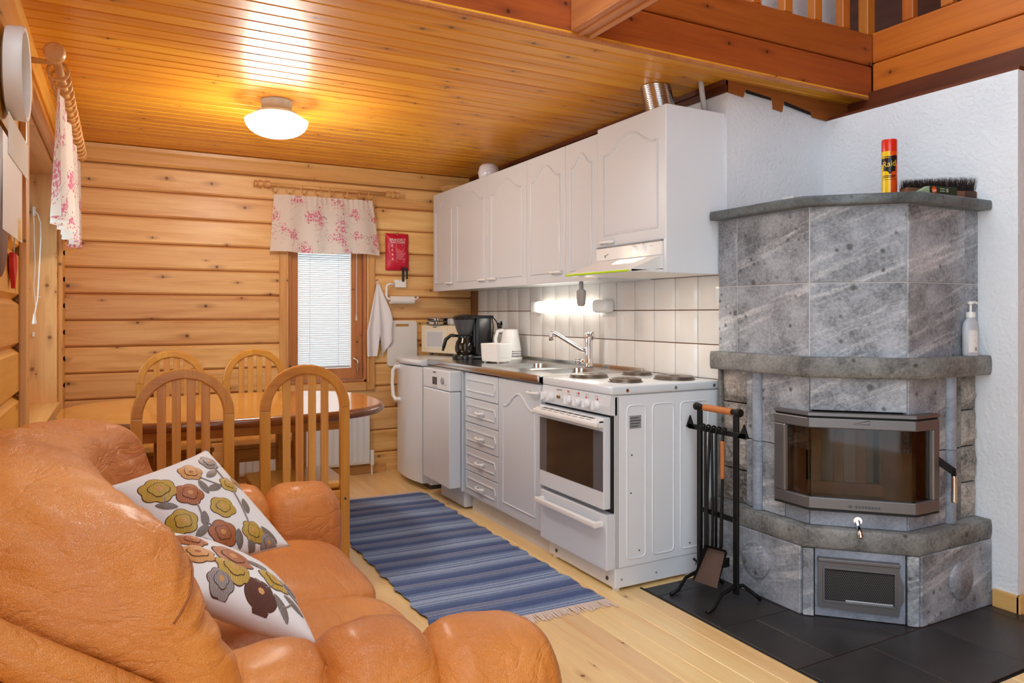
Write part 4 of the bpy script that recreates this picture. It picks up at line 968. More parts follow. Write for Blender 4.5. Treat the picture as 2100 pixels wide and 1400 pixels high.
obj('plate', MB().rbox(XR-0.026, XR-0.004, 4.73, 4.81, 1.09, 1.16, 0.004, 2), M['whitep'], sk)
obj('insert', MB().lathe([(0.026, 0), (0.026, -0.004), (0.02, -0.004), (0.019, 0.004)], 18, (XR-0.026, 4.77, 1.125), 'x'), M['ltgrey'], sk)
# white caddy
cd = thing('cutlery_caddy', 'small white perforated plastic caddy on the worktop', 'caddy', (2.13, 4.17, 0.887))
yc0, yc1, xc0, xc1 = 4.09, 4.24, 2.06, 2.19
ringc = lambda z, o: rrect(xc0-o, xc1+o, yc0-o, yc1+o, 0.02, z, 4)
bmb = MB().loft([ringc(0.897, 0), ringc(0.91, 0.003), ringc(1.008, 0.008), ringc(1.01, 0.006), ringc(0.95, 0.0)], cap=False)
bmb.f.append(tuple(range(20))); bmb.f.append(tuple(range(80, 100)))
obj('box', rot_about(bmb, (2.125, 4.165, 0), 0.35), M['whitep'], cd, 40)
hm = MB()
for i in range(6):
    for j in range(6): hm.lathe([(0.0028, 0), (0.0028, -0.0012), (0.0005, -0.0012)], 6, (2.085+0.0145*i, 4.0875, 0.92+0.0125*j), 'y')
obj('perforation', rot_about(hm, (2.125, 4.165, 0), 0.35), M['ltgrey'], cd)['kind'] = 'stuff'
for xx, yy in ((2.08, 4.11), (2.17, 4.11), (2.08, 4.22), (2.17, 4.22)): obj('foot', rot_about(MB().lathe([(0.008, 0), (0.008, 0.012)], 8, (xx, yy, 0.8875)), (2.125, 4.165, 0), 0.35), M['whitep'], cd)
# dish brush hanging under the cabinets
db = thing('dish_brush', 'grey dish brush hanging handle-up under the wall cabinet', 'brush', (2.2, 3.3, 1.24))
obj('handle', MB().rbox(2.19, 2.206, 3.288, 3.312, 1.31, 1.374, 0.004, 2), M['grey'], db)
obj('head', MB().loft([rrect(2.188, 2.208, 3.30-w_, 3.30+w_, 0.006, z_, 3) for w_, z_ in ((0.018, 1.24), (0.03, 1.255), (0.036, 1.315), (0.032, 1.326), (0.014, 1.332))]), M['grey'], db, 40)
bm_ = MB()
for i in range(8):
    for j in range(3): bm_.bar((2.192+0.006*j, 3.335, 1.252+0.009*i), (2.190+0.006*j, 3.352, 1.25+0.009*i), 0.0016, 0.0016)
obj('bristle', bm_, M['whitep'], db)['kind'] = 'stuff'
# on top of the wall cabinets
du = thing('flexible_duct', 'ribbed aluminium exhaust duct rising from the hood cabinet to the ceiling', 'duct', (2.30, 2.76, 2.137))
prof = []
for k in range(19): prof += [(0.066, 0.0085*k), (0.072, 0.0085*k+0.003), (0.066, 0.0085*k+0.006)]
mbd = MB().lathe([(r, h) for r, h in prof if h < 0.152], 32, (0, 0, 0)).xf(Matrix.Translation((2.29, 2.74, 2.138)) @ Matrix.Shear('XY', 4, (-0.18, 0.12)))
obj('ribs', mbd, M['alu'], du, True)
tag(obj('drain_pipe', MB().tube([(2.44, 2.61, 2.14), (2.41, 2.60, 2.25), (2.405, 2.60, 2.292)], 0.013, 10), M['ltgrey'], None, True), 'thin grey pipe leaning from the cabinet top to the ceiling', 'pipe')
tag(obj('ceramic_jar', MB().lathe([(0.045, 0.0), (0.068, 0.02), (0.075, 0.06), (0.066, 0.10), (0.05, 0.118), (0.04, 0.12), (0.036, 0.11)], 28, (2.26, 4.55, 2.119)), M['porcelain'], None, True), 'round white porcelain jar on top of the wall cabinets', 'jar')
bk = thing('wicker_basket', 'shallow wicker bread basket on the cabinet nearest the log wall', 'basket', (2.27, 5.12, 2.119))
obj('bowl', MB().lathe([(0.07, 0.0), (0.11, 0.012), (0.13, 0.036), (0.132, 0.04), (0.12, 0.034), (0.1, 0.016), (0.001, 0.01)], 28, (2.28, 5.13, 2.119)), M['basket'], bk, 40)
obj('rim', MB().tube([(2.28+0.131*math.cos(a*PI/12), 5.13+0.131*math.sin(a*PI/12), 2.158) for a in range(24)], 0.006, 6, True), M['basket'], bk, True)
# ------------------------------------------------------------------ soapstone fireplace
fp = thing('fireplace', 'grey soapstone corner fireplace with three-sided glass door', 'fireplace', (2.75, 2.1, 0.0))
AX, BY = 2.441, 1.766                  # planes of the upper body: left face x, right face y
P1, P2 = (2.441, 2.016), (2.691, 1.766)
SX, SY = 2.388, 1.711                  # shelves and plinth
Q1, Q2 = (2.388, 2.007), (2.684, 1.711)
YBK, XBK = 2.524, 3.166
def insetpoly(ax, by, p1, p2, o=0.0):
    # outline, counter-clockwise seen from above; o>0 shrinks
    k = o*0.4142
    return [(ax+o, YBK), (ax+o, p1[1]+k), (p2[0]+k, by+o), (XBK, by+o), (XBK, YBK)]
core = MB().prism(insetpoly(AX, BY, P1, P2, 0.004), 0.975, 1.63).prism(insetpoly(AX, BY, P1, P2, 0.30), 0.30, 0.98)
obj('core', core, M['joint'], fp)
def slab_l(y0, y1, z0, z1, mat, x=AX, t=0.024, r=0.002, name='stone_tile', g=0.0024):
    return obj(name, MB().rbox(x, x+t, min(y0, y1)+g, max(y0, y1)-g, z0+g, z1-g, r, 1), mat, fp)
def slab_r(x0, x1, z0, z1, mat, y=BY, t=0.024, r=0.002, name='stone_tile', g=0.0024):
    return obj(name, MB().rbox(x0+g, x1-g, y, y+t, z0+g, z1-g, r, 1), mat, fp)
def diag(p, q, z0, z1, mat, t=0.024, off=0.0, name='stone_tile', parent=fp, r=0.002, g=0.0024, smooth=False):
    p, q = Vector((p[0], p[1], 0)), Vector((q[0], q[1], 0)); d = (q-p).normalized(); L = (q-p).length
    nrm = Vector((d.y, -d.x, 0))       # outward
    Mx = Matrix(((d.x, -nrm.x, 0, p.x+nrm.x*off), (d.y, -nrm.y, 0, p.y+nrm.y*off), (0, 0, 1, 0), (0, 0, 0, 1)))
    return obj(name, MB().rbox(g, L-g, 0, t, z0+g, z1-g, r, 2).xf(Mx), mat, parent, smooth)
# direction along the front: from P1 to P2 the outward normal points to (-x,-y)
Zs = [(0.98, 1.323), (1.323, 1.628)]
for z0, z1 in Zs:
    slab_l(P1[1]+0.004, 2.41, z0, z1, M['stone']); slab_l(2.41, YBK, z0, z1, M['stone'])
    diag(P1, P2, z0, z1, M['stone']); slab_r(P2[0]+0.004, 3.075, z0, z1, M['stone']); slab_r(3.075, XBK, z0, z1, M['stone'])
# thin vertical joints
def shelf(z0, z1, mat, ax, by, p1, p2, name, r=0.03, joints=True, ends=0.0):
    base = insetpoly(ax, by, p1, p2, 0)
    rings = []
    n = 8
    for k in range(n+1):
        a = -PI/2+PI*k/n
        o = (1-math.cos(a))*r*0.55; z = (z0+z1)/2+(z1-z0)/2*math.sin(a)
        rings.append([(x, y, z) for x, y in insetpoly(ax, by, p1, p2, o)])
    return obj(name, MB().loft(rings), mat, fp, 50)
shelf(1.628, 1.668, M['slab'], SX, SY, Q1, Q2, 'top_slab', 0.01)
shelf(0.948, 1.028, M['shelf'], SX, SY, Q1, Q2, 'mantel_shelf', 0.013)
shelf(0.272, 0.352, M['shelf'], SX, SY, Q1, Q2, 'lower_shelf', 0.013)
# lower body: pilasters, split stones, panels ------------------------------------------------
zb0, zb1 = 0.352, 0.948
obj('corner_strip', MB().rbox(AX-0.004, AX+0.03, 2.505, YBK, zb0, zb1, 0.003, 1), M['shelf'], fp)
def rough_stone(a, b, z0, z1, side):
    rr = random.Random(int(a*1000+z0*977))
    nu, nv = 5, 5; mb = MB()
    def fn(u, v):
        e = min(u, 1-u, v, 1-v)*2
        h = 0.014*min(1, e*2.2)+rr.uniform(-0.004, 0.008)*(1 if e > 0.05 else 0)
        s_ = a+(b-a)*u; z = z0+(z1-z0)*v
        return (AX+0.012-h, s_, z) if side == 'l' else (s_, BY+0.012-h, z)
    mb.grid(fn, nu, nv)
    if side == 'l': mb.box(AX+0.013, AX+0.05, a, b, z0, z1)
    else: mb.box(a, b, BY+0.013, BY+0.05, z0, z1)
    obj('split_stone', mb, M['rough'], fp)
zr = [0.352, 0.50, 0.65, 0.80, 0.948]
for a, b in zip(zr[:-1], zr[1:]):
    rough_stone(2.357, 2.503, a+0.003, b-0.003, 'l'); rough_stone(3.05, XBK-0.002, a+0.003, b-0.003, 'r')
for z0, z1 in ((zb0, 0.65), (0.65, zb1)):
    slab_l(2.31, 2.354, z0, z1, M['stone'])
    obj('pilaster', MB().lathe([(0.024, z0+0.001), (0.024, z1-0.001)], 20, (AX+0.004, 2.288, 0)), M['stoneb'], fp, 40)
    slab_l(P1[1]+0.004, 2.264, z0, z1, M['stone'], g=0.001) if z0 > 0.6 else slab_l(2.14, 2.264, z0, z1, M['stone'])
    obj('pilaster', MB().lathe([(0.026, z0+0.001), (0.026, z1-0.001)], 20, (2.968, BY+0.004, 0)), M['stoneb'], fp, 40)
    slab_r(2.996, 3.047, z0, z1, M['shelf'])
    if z0 > 0.6: slab_r(P2[0]+0.004, 2.94, z0, z1, M['stone'])
    else: slab_r(2.80, 2.94, z0, z1, M['stone'])
# front band above and below the glass door
diag(P1, P2, 0.812, zb1, M['stone'])
diag(P1, P2, zb0, 0.415, M['stoneb'])
slab_l(P1[1]+0.004, 2.14, zb0, 0.415, M['stoneb']); slab_r(P2[0]+0.004, 2.80, zb0, 0.415, M['stoneb'])
obj('firebox_roof', MB().prism(insetpoly(AX, BY, P1, P2, 0.025), 0.80, 0.812), M['soot'], fp)
obj('firebox_floor', MB().prism(insetpoly(AX, BY, P1, P2, 0.025), 0.40, 0.415), M['firebrick'], fp)
# fire chamber: back bricks with tall slots
def cham(p, q, z0, z1, mat, name): diag(p, q, z0, z1, mat, 0.03, 0, name, fp, 0.006)
E1, E2 = (2.60, 2.26), (2.92, 1.94)
for k in range(5):
    f0, f1 = k/5, (k+0.52)/5
    pa = (E1[0]+(E2[0]-E1[0])*f0, E1[1]+(E2[1]-E1[1])*f0); pb = (E1[0]+(E2[0]-E1[0])*f1, E1[1]+(E2[1]-E1[1])*f1)
    cham(pa, pb, 0.415, 0.70, M['firebrick'], 'fire_brick')
diag((2.58, 2.32), (2.98, 1.92), 0.415, 0.81, M['soot'], 0.02, -0.05, 'chamber_back')
cham((2.585, 2.245), (2.905, 1.925), 0.415, 0.475, M['firebrick'], 'fire_brick')
obj('chamber_side', MB().box(AX+0.03, 2.63, 2.19, 2.22, 0.415, 0.80), M['firebrick'], fp)
obj('chamber_side', MB().box(2.85, 2.88, BY+0.03, 1.98, 0.415, 0.80), M['firebrick'], fp)
# glass door: three-sided bay frame -----------------------------------------------------------
D0, D1, D2, D3 = (2.406, 2.166), (2.406, 1.994), (2.679, 1.721), (2.826, 1.721)
dz0, dz1 = 0.42, 0.808
gd = obj('glass_door', MB().prism([D0, D1, D2, D3, (2.826, 1.768), (2.70, 1.768), (2.443, 2.02), (2.443, 2.166)], dz1-0.012, dz1), M['metalfr'], fp)
def dpiece(p, q, z0, z1, mat, name, t=0.03, off=0.0): return diag(p, q, z0, z1, mat, t, off, name, gd, 0.004, 0.0)
for (p, q) in ((D0, D1), (D1, D2), (D2, D3)):
    dpiece(p, q, 0.748, dz1-0.02, M['metalfr'], 'top_rail'); dpiece(p, q, dz0+0.008, 0.474, M['metalfr'], 'bottom_rail')
    dpiece(p, q, dz0, dz0+0.008, M['blackm'], 'seal'); dpiece(p, q, dz1-0.02, dz1-0.012, M['blackm'], 'seal', 0.03, -0.006)
dpiece(D0, (2.406, 2.118), 0.474, 0.748, M['metalfr'], 'stile'); dpiece((2.792, 1.721), D3, 0.474, 0.748, M['metalfr'], 'stile')
dpiece((2.406, 2.118), (2.406, 2.108), 0.474, 0.748, M['metalfr2'], 'stile_edge', 0.02, 0.001); dpiece((2.784, 1.721), (2.792, 1.721), 0.474, 0.748, M['metalfr2'], 'stile_edge', 0.02, 0.001)
for (p, q) in (((2.41, 2.11), (2.41, 1.996)), ((2.41, 1.996), (2.681, 1.725)), ((2.681, 1.725), (2.786, 1.725))):
    diag(p, q, 0.472, 0.75, M['sootglass'], 0.004, -0.012, 'pane', gd, 0.0005, 0.0)
dm = Vector(D1).lerp(Vector(D2), 0.5); dd_ = (Vector(D2)-Vector(D1)).normalized(); nn_ = Vector((dd_.y, -dd_.x))
def on_front(s, z, o=0.0008): p = dm+dd_*s+nn_*o; return (p.x, p.y, z)
obj('emblem', MB().tube([on_front(-0.03, 0.768), on_front(0.03, 0.768), on_front(0.03, 0.784)], 0.0012, 4, True), M['blackm'], gd)
obj('lettering', text_mb('NUNNAUUNI', 0.013, lambda x, y: on_front(x, 0.447+y)) if False else MB().add([on_front(-0.05, 0.445), on_front(-0.04, 0.438), on_front(-0.03, 0.445), on_front(-0.04, 0.454)], [(0, 1, 2, 3)]), M['dgrey'], gd)
for k in range(8): obj('raised_letter', MB().box(-0.0042, 0.0042, -0.0006, 0.0006, 0.441, 0.450).xf(Matrix.Translation(Vector((*(dm+dd_*(-0.018+0.0115*k)+nn_*0.0004), 0))) @ Matrix.Rotation(math.atan2(dd_.y, dd_.x), 4, 'Z')), M['dgrey'], gd)
h = obj('door_handle', MB().bar((2.81, 1.735, 0.635), (2.862, 1.69, 0.585), 0.012, 0.028).bar((2.862, 1.69, 0.595), (2.862, 1.688, 0.565), 0.014, 0.012, (1, 0, 0)), M['iron'], gd)
obj('spring_grip', MB().lathe([(0.0085 if k % 2 else 0.011, -0.1+0.0045*k) for k in range(24)], 12, (2.861, 1.687, 0.565)), M['chrome'], h, True)
# damper knob
kb = obj('damper_knob', MB().lathe([(0.016, 0), (0.016, 0.006), (0.001, 0.006)], 16, (0, 0, 0)).xf(Matrix.Translation((2.566, 1.891, 0.383)) @ Matrix.Rotation(PI/2, 4, Vector((1, -1, 0)).normalized())), M['chrome'], fp, 40)
obj('knob_rod', MB().tube([(2.564, 1.889, 0.38), (2.535, 1.86, 0.355), (2.512, 1.837, 0.335)], [0.008, 0.010, 0.011], 12), M['chrome'], kb, True)
# plinth ----------------------------------------------------------------------------------------
obj('plinth_side', MB().rbox(SX, SX+0.05, Q1[1]+0.012, YBK, 0.002, 0.272, 0.003, 1), M['stone'], fp)
obj('plinth_side', MB().rbox(Q2[0]+0.012, XBK, SY, SY+0.05, 0.002, 0.272, 0.003, 1), M['stone'], fp)
qd = (Vector(Q2)-Vector(Q1)).normalized(); qn = Vector((qd.y, -qd.x))
def qp(s, o=0.0): p = Vector(Q1)+qd*s+qn*o; return (p.x, p.y)
LQ = (Vector(Q2)-Vector(Q1)).length
diag(qp(0.0), qp(0.045), 0.002, 0.272, M['stone'], 0.05, 0, 'plinth_post'); diag(qp(LQ-0.045), qp(LQ), 0.002, 0.272, M['stone'], 0.05, 0, 'plinth_post')
diag(qp(0.045), qp(LQ-0.045), 0.002, 0.272, M['stoneb'], 0.04, -0.012, 'plinth_front')
ad = obj('ash_door', MB().loft([[(*qp(s, o), z) for s, z in ((0.058, 0.045), (0.345, 0.038), (0.352, 0.08), (0.362, 0.10), (0.362, 0.16), (0.352, 0.185), (0.345, 0.225), (0.058, 0.232))] for o in (-0.006, 0.008)]), M['metalfr'], fp)
diag(qp(0.056), qp(0.35), 0.226, 0.24, M['metalfr'], 0.03, 0.016, 'top_lip', ad, 0.003, 0.0)
diag(qp(0.082), qp(0.33), 0.076, 0.20, M['soot'], 0.004, 0.0085, 'grille_back', ad, 0.001, 0.0)
gm = MB()
hx = 0.0078
for i in range(31):
    for j in range(17):
        s_ = 0.087+hx*i+(hx/2 if j % 2 else 0); z_ = 0.081+0.0068*j
        if s_ > 0.326: continue
        ring = []
        for o, r in ((0.0095, 0.0034), (0.0095, 0.0044)):
            ring.append([(*qp(s_+r*math.cos(PI/3*k), o), z_+r*math.sin(PI/3*k)) for k in range(6)])
        gm.loft(ring, cap=False)
obj('honeycomb_grille', gm, M['metalfr'], ad)['kind'] = 'stuff'
diag(qp(0.155), qp(0.325), 0.072, 0.084, M['metalfr2'], 0.006, 0.013, 'draught_slider', ad, 0.002, 0.0)
for (s_, z0_, z1_) in ((0.078, 0.07, 0.206), (0.333, 0.07, 0.206)): diag(qp(s_-0.004), qp(s_+0.004), z0_, z1_, M['metalfr'], 0.006, 0.012, 'grille_frame', ad, 0.001, 0.0)
for z_ in (0.072, 0.203): diag(qp(0.078), qp(0.333), z_-0.004, z_+0.004, M['metalfr'], 0.006, 0.012, 'grille_frame', ad, 0.001, 0.0)
obj('soot_hatch', MB().lathe([(0.074, 0.0), (0.074, -0.010), (0.066, -0.014), (0.001, -0.014)], 36, (SX+0.002, 2.245, 0.15), 'x'), M['stone'], fp, 40)
obj('soot_hatch', MB().lathe([(0.074, 0.0), (0.074, -0.010), (0.066, -0.014), (0.001, -0.014)], 36, (2.945, SY+0.002, 0.14), 'y'), M['stone'], fp, 40)
# ------------------------------------------------------------------ things on the fireplace
cn = thing('spray_can', 'red and yellow insect spray can standing on the fireplace top', 'spray can', (2.70, 1.85, 1.668))
cr, cxx, cyy = 0.029, 2.72, 1.862
obj('can_body', MB().lathe([(cr*0.94, 0.0), (cr, 0.004), (cr, 0.176), (cr*0.98, 0.18)], 32, (cxx, cyy, 1.668)), M['orange'], cn, 40)
obj('cap', MB().lathe([(cr*0.985, 0.178), (cr, 0.18), (cr, 0.222), (cr*0.97, 0.228), (0.001, 0.229)], 32, (cxx, cyy, 1.668)), M['redplastic'], cn, 40)
va = math.atan2(-cyy, -cxx)            # towards the room
def on_can(x, z, o=0.0006): a = va+x/cr; return (cxx+(cr+o)*math.cos(a), cyy+(cr+o)*math.sin(a), 1.668+z)
def can_patch(name, poly, mat, o=0.0005, sub=10):
    # poly rows: list of (z, x0, x1)
    mb = MB()
    for (za, a0, a1), (zb, b0, b1) in zip(poly[:-1], poly[1:]):
        mb.add([on_can(a0+(a1-a0)*i/sub, za, o) for i in range(sub+1)]+[on_can(b0+(b1-b0)*i/sub, zb, o) for i in range(sub+1)], [(i, i+1, sub+2+i, sub+1+i) for i in range(sub)])
    obj(name, mb, mat, cn, True)
can_patch('yellow_panel', [(0.004, -0.06, 0.004), (0.165, -0.06, 0.004)], M['yellow'])
can_patch('yellow_panel', [(0.165, -0.06, 0.002), (0.18, -0.06, 0.003)], M['yellow'])
can_patch('black_burst', [(0.088, 0.0, 0.004), (0.102, -0.028, 0.026), (0.108, -0.022, 0.022), (0.135, -0.034, 0.03), (0.150, -0.034, 0.033), (0.160, -0.026, 0.034), (0.162, 0.012, 0.034)], M['inkblack'], 0.0008)
obj('lettering', text_mb('Raid', 0.034, lambda x, y: on_can(x*0.86, 0.128+y+x*0.12, 0.0011)), M['yellow'], cn)
can_patch('print_line', [(0.066, -0.03, 0.03), (0.0675, -0.03, 0.03)], M['inkblack'], 0.0009); can_patch('print_line', [(0.080, -0.026, 0.026), (0.083, -0.026, 0.026)], M['inkblack'], 0.0009); can_patch('print_line', [(0.074, -0.026, 0.02), (0.077, -0.026, 0.02)], M['inkblack'], 0.0009)
# hearth brush with matchbox in front
hbr = thing('hearth_brush', 'dark bristled hearth brush lying on its back on the fireplace top', 'brush', (2.92, 1.79, 1.668))
bp, bq = Vector((2.74, 1.815, 1.684)), Vector((3.10, 1.752, 1.684))
obj('stock', MB().bar(bp, bq, 0.04, 0.03), M['brushwood'], hbr)
obj('ferrule', MB().bar(bq+(bp-bq)*0.18, bq-(bq-bp)*0.02, 0.043, 0.034), M['rust'], hbr)
bmb = MB(); rr = random.Random(5)
for i in range(1500):
    f = rr.random(); p = bp.lerp(bq, f)+Vector((rr.uniform(-.012, .012), rr.uniform(-.012, .012), 0.012))
    h_ = 0.036+0.036*f+rr.uniform(-0.004, 0.006); d_ = Vector((rr.uniform(-.2, .2)+(f-0.5)*0.5, rr.uniform(-.2, .2), 1)).normalized()
    q = p+d_*h_
    bmb.add([p+Vector((0.0011, 0, 0)), p+Vector((-0.0011, 0, 0)), q, p+Vector((0, 0.0011, 0))], [(0, 1, 2), (1, 3, 2), (3, 0, 2)])
obj('bristle', bmb, M['bristle'], hbr)['kind'] = 'stuff'
mbx = thing('repellent_carton', 'dark green repellent carton lying in front of the hearth brush', 'carton', (2.86, 1.73, 1.668))
ca, cb = Vector((2.785, 1.738, 0)), Vector((2.95, 1.714, 0))
cdv = (cb-ca).normalized(); cnv = Vector((cdv.y, -cdv.x, 0))
def boxm(L, w_, h_, z0): 
    R = Matrix(((cdv.x, -cnv.x, 0, ca.x), (cdv.y, -cnv.y, 0, ca.y), (0, 0, 1, z0), (0, 0, 0, 1))); return R
obj('carton', MB().rbox(0, 0.15, 0, 0.022, 0, 0.032, 0.001, 1).xf(boxm(0, 0, 0, 1.6685)), M['green'], mbx)
fr_ = lambda x, y: (boxm(0, 0, 0, 1.6685) @ Vector((x, -0.0006, y)))
obj('flap', MB().add([fr_(-0.05, 0.006), fr_(0.0, 0.004), fr_(0.0, 0.03), (boxm(0,0,0,1.6685) @ Vector((0.0, 0.022, 0.032))), (boxm(0,0,0,1.6685) @ Vector((-0.05, 0.022, 0.008)))], [(0, 1, 2), (0, 2, 3, 4)]), M['greenlt'], mbx)
obj('logo_disc', MB().add([fr_(0.025+0.013*math.cos(a*PI/10), 0.017+0.0125*math.sin(a*PI/10)) for a in range(20)], [tuple(range(20))]), M['orange'], mbx)
fr2 = lambda x, y: (boxm(0, 0, 0, 1.6685) @ Vector((x, -0.0012, y)))
obj('lettering', text_mb('OFF!', 0.014, lambda x, y: fr2(0.025+x*0.75, 0.013+y)), M['inkwhite'], mbx)
obj('lettering', text_mb('10', 0.02, lambda x, y: fr2(0.092+x*0.8, 0.017+y)), M['inkwhite'], mbx)
for k in range(2): obj('small_print', MB().add([fr2(0.055, 0.012+0.009*k), fr2(0.08, 0.012+0.009*k), fr2(0.08, 0.016+0.009*k), fr2(0.055, 0.016+0.009*k)], [(0, 1, 2, 3)]), M['greenlt'], mbx)
# small thing on the left of the top slab
lb = thing('lighter_tool', 'small dark scraper lying near the left edge of the fireplace top', 'tool', (2.43, 2.2, 1.668))
obj('blade', MB().rbox(2.425, 2.44, 2.13, 2.29, 1.668, 1.675, 0.002, 1), M['blackm'], lb)
obj('handle', MB().rbox(2.423, 2.443, 2.08, 2.14, 1.668, 1.682, 0.004, 2), M['ltgrey'], lb)
# soap dispenser on the mantel
sp_ = thing('soap_dispenser', 'clear pump bottle of hand sanitiser on the mantel shelf', 'bottle', (3.06, 1.738, 1.028))
bx_, by_ = 3.062, 1.7385
oval = lambda mb: mb.xf(Matrix.Translation((0, by_, 0.0006)) @ Matrix.Diagonal((1, 0.58, 1, 1)) @ Matrix.Translation((0, -by_, 0)))
obj('bottle', oval(MB().lathe([(0.038, 0.0), (0.042, 0.006), (0.042, 0.115), (0.037, 0.135), (0.02, 0.155), (0.016, 0.158)], 28, (bx_, by_, 1.028))), M['soapplastic'], sp_, 40)
obj('collar', MB().lathe([(0.017, 0.156), (0.017, 0.178), (0.008, 0.18)], 18, (bx_, by_, 1.028)), M['whitep'], sp_, 40)
obj('pump', MB().lathe([(0.005, 0.178), (0.005, 0.21), (0.011, 0.212), (0.011, 0.222), (0.001, 0.223)], 14, (bx_, by_, 1.028)).tube([(bx_, by_, 1.246), (bx_+0.02, by_-0.006, 1.247), (bx_+0.034, by_-0.01, 1.241)], 0.0045, 8), M['whitep'], sp_, 40)
sa = math.atan2(-by_, -bx_)
def on_b(x, z, o=0.0006): a = -PI/2-0.35+x/0.042; return (bx_+(0.042+o)*math.cos(a), by_+0.58*(0.042+2*o)*math.sin(a), 1.0286+z)
obj('label', MB().add([on_b(-0.028+0.046*i/8, z) for z in (0.015, 0.105) for i in range(9)], [(i, i+1, 10+i, 9+i) for i in range(8)]), M['whitep'], sp_, True)
for k in range(7):
    if k in (3,): continue
    obj('label_print', MB().add([on_b(-0.024, 0.1-0.0085*k, 0.001), on_b(0.012-0.004*(k % 3), 0.1-0.0085*k, 0.001), on_b(0.012-0.004*(k % 3), 0.1025-0.0085*k, 0.001), on_b(-0.024, 0.1025-0.0085*k, 0.001)], [(0, 1, 2, 3)]), M['grey'], sp_)
obj('label_print', MB().add([on_b(0.003, 0.02, 0.001), on_b(0.014, 0.02, 0.001), on_b(0.014, 0.036, 0.001), on_b(0.003, 0.036, 0.001)], [(0, 1, 2, 3)]), M['grey'], sp_)
# ------------------------------------------------------------------ fire irons
ts = thing('fire_iron_stand', 'black wrought-iron stand with wrapped handle beside the cooker', 'tool stand', (2.28, 2.36, 0.002))
ya, yb_, sx_ = 2.452, 2.236, 2.262
for yy in (ya, yb_):
    obj('post', MB().rbox(sx_-0.006, sx_+0.006, yy-0.014, yy+0.014, 0.03, 0.775, 0.002, 1), M['iron'], ts)
    obj('foot', MB().tube([(sx_-0.20, yy-0.04, 0.008), (sx_-0.15, yy-0.03, 0.014), (sx_-0.09, yy-0.01, 0.05), (sx_, yy, 0.065), (sx_+0.04, yy+0.0, 0.06), (sx_+0.07, yy-0.03, 0.03), (sx_+0.09, yy-0.05, 0.008)], [0.008]*7, 6), M['iron'], ts, True)
obj('grip_bar', MB().lathe([(0.016, -0.135), (0.018, -0.13), (0.014, -0.105), (0.011, -0.10), (0.011, 0.10), (0.014, 0.105), (0.018, 0.13), (0.016, 0.135)], 14, (sx_, (ya+yb_)/2, 0.788), 'y'), M['iron'], ts, 50)
obj('leather_grip', MB().lathe([(0.0135 if k % 2 else 0.015, -0.085+0.0061*k) for k in range(28)], 14, (sx_, (ya+yb_)/2, 0.788), 'y'), M['leatherwrap'], ts, True)
cb_ = obj('hook_bar', MB().rbox(sx_-0.012, sx_-0.006, yb_-0.065, ya+0.065, 0.685, 0.708, 0.002, 1), M['iron'], ts)
for s_ in (ya+0.065, yb_-0.065):
    k = 1 if s_ > ya else -1
    obj('point', MB().loft([[(xx, s_-0.05*k, 0.685), (xx, s_+0.012*k, 0.69), (xx, s_-0.012*k, 0.745), (xx, s_-0.03*k, 0.708)] for xx in (sx_-0.012, sx_-0.005)]), M['iron'], ts)
obj('lower_bar', MB().rbox(sx_-0.012, sx_-0.006, yb_, ya, 0.33, 0.352, 0.002, 1), M['iron'], ts)
def iron(name, label, y, z0, head):
    o = thing(name, label, 'fire iron', (sx_-0.022, y, 0.1), 0, 'fire irons on the stand')
    obj('hook', MB().tube([(sx_+0.002, y, 0.698), (sx_+0.001, y, 0.712), (sx_-0.009, y, 0.7155), (sx_-0.020, y, 0.712), (sx_-0.026, y, 0.69)], 0.0045, 8), M['iron'], o, True)
    return o
ys_ = [ya-0.03-0.032*k for k in range(6)]
o = iron('poker', 'straight black poker hanging next to the cooker side of the stand', ys_[0], 0.1, None)
obj('shaft', MB().tube([(sx_-0.026, ys_[0], 0.69), (sx_-0.026, ys_[0], 0.13), (sx_-0.035, ys_[0], 0.11), (sx_-0.055, ys_[0]+0.01, 0.13)], 0.006, 8), M['iron'], o, True)
o = iron('poker', 'black hooked poker hanging second from the cooker', ys_[1], 0.1, None)
obj('shaft', MB().tube([(sx_-0.026, ys_[1], 0.69), (sx_-0.026, ys_[1], 0.12), (sx_-0.03, ys_[1]-0.01, 0.10), (sx_-0.05, ys_[1]-0.02, 0.115), (sx_-0.055, ys_[1]-0.025, 0.17)], 0.006, 8), M['iron'], o, True)
o = iron('fire_tongs', 'black fire tongs with two arms hanging in the middle of the stand', ys_[2], 0.1, None)
for dy in (-0.012, 0.012):
    obj('arm', MB().tube([(sx_-0.026, ys_[2]+dy*0.5, 0.69), (sx_-0.03, ys_[2]+dy*1.4, 0.4), (sx_-0.03, ys_[2]+dy*1.2, 0.14), (sx_-0.035, ys_[2]+dy*0.2, 0.10)], 0.006, 8), M['iron'], o, True)
o = iron('ash_rake', 'black ash rake hanging behind the shovel', ys_[3], 0.1, None)
obj('shaft', MB().tube([(sx_-0.026, ys_[3], 0.69), (sx_-0.026, ys_[3], 0.14)], 0.006, 8), M['iron'], o, True)
obj('rake_head', MB().rbox(sx_-0.032, sx_+0.05, ys_[3]-0.004, ys_[3]+0.004, 0.11, 0.15, 0.002, 1), M['iron'], o)
o = iron('hearth_shovel', 'rusty square hearth shovel with tan wrapped grip on the stand', ys_[4], 0.1, None)
y = ys_[4]-0.012
obj('grip', MB().lathe([(0.0085 if k % 2 else 0.0095, 0.505+0.0075*k) for k in range(22)], 10, (sx_-0.026, y+0.006, 0)), M['leatherwrap'], o, True)
obj('shaft', MB().tube([(sx_-0.026, y+0.004, 0.69), (sx_-0.026, y+0.006, 0.5), (sx_-0.032, y+0.008, 0.22), (sx_-0.037, y+0.010, 0.20)], [0.006, 0.006, 0.008, 0.008], 8), M['iron'], o, True)
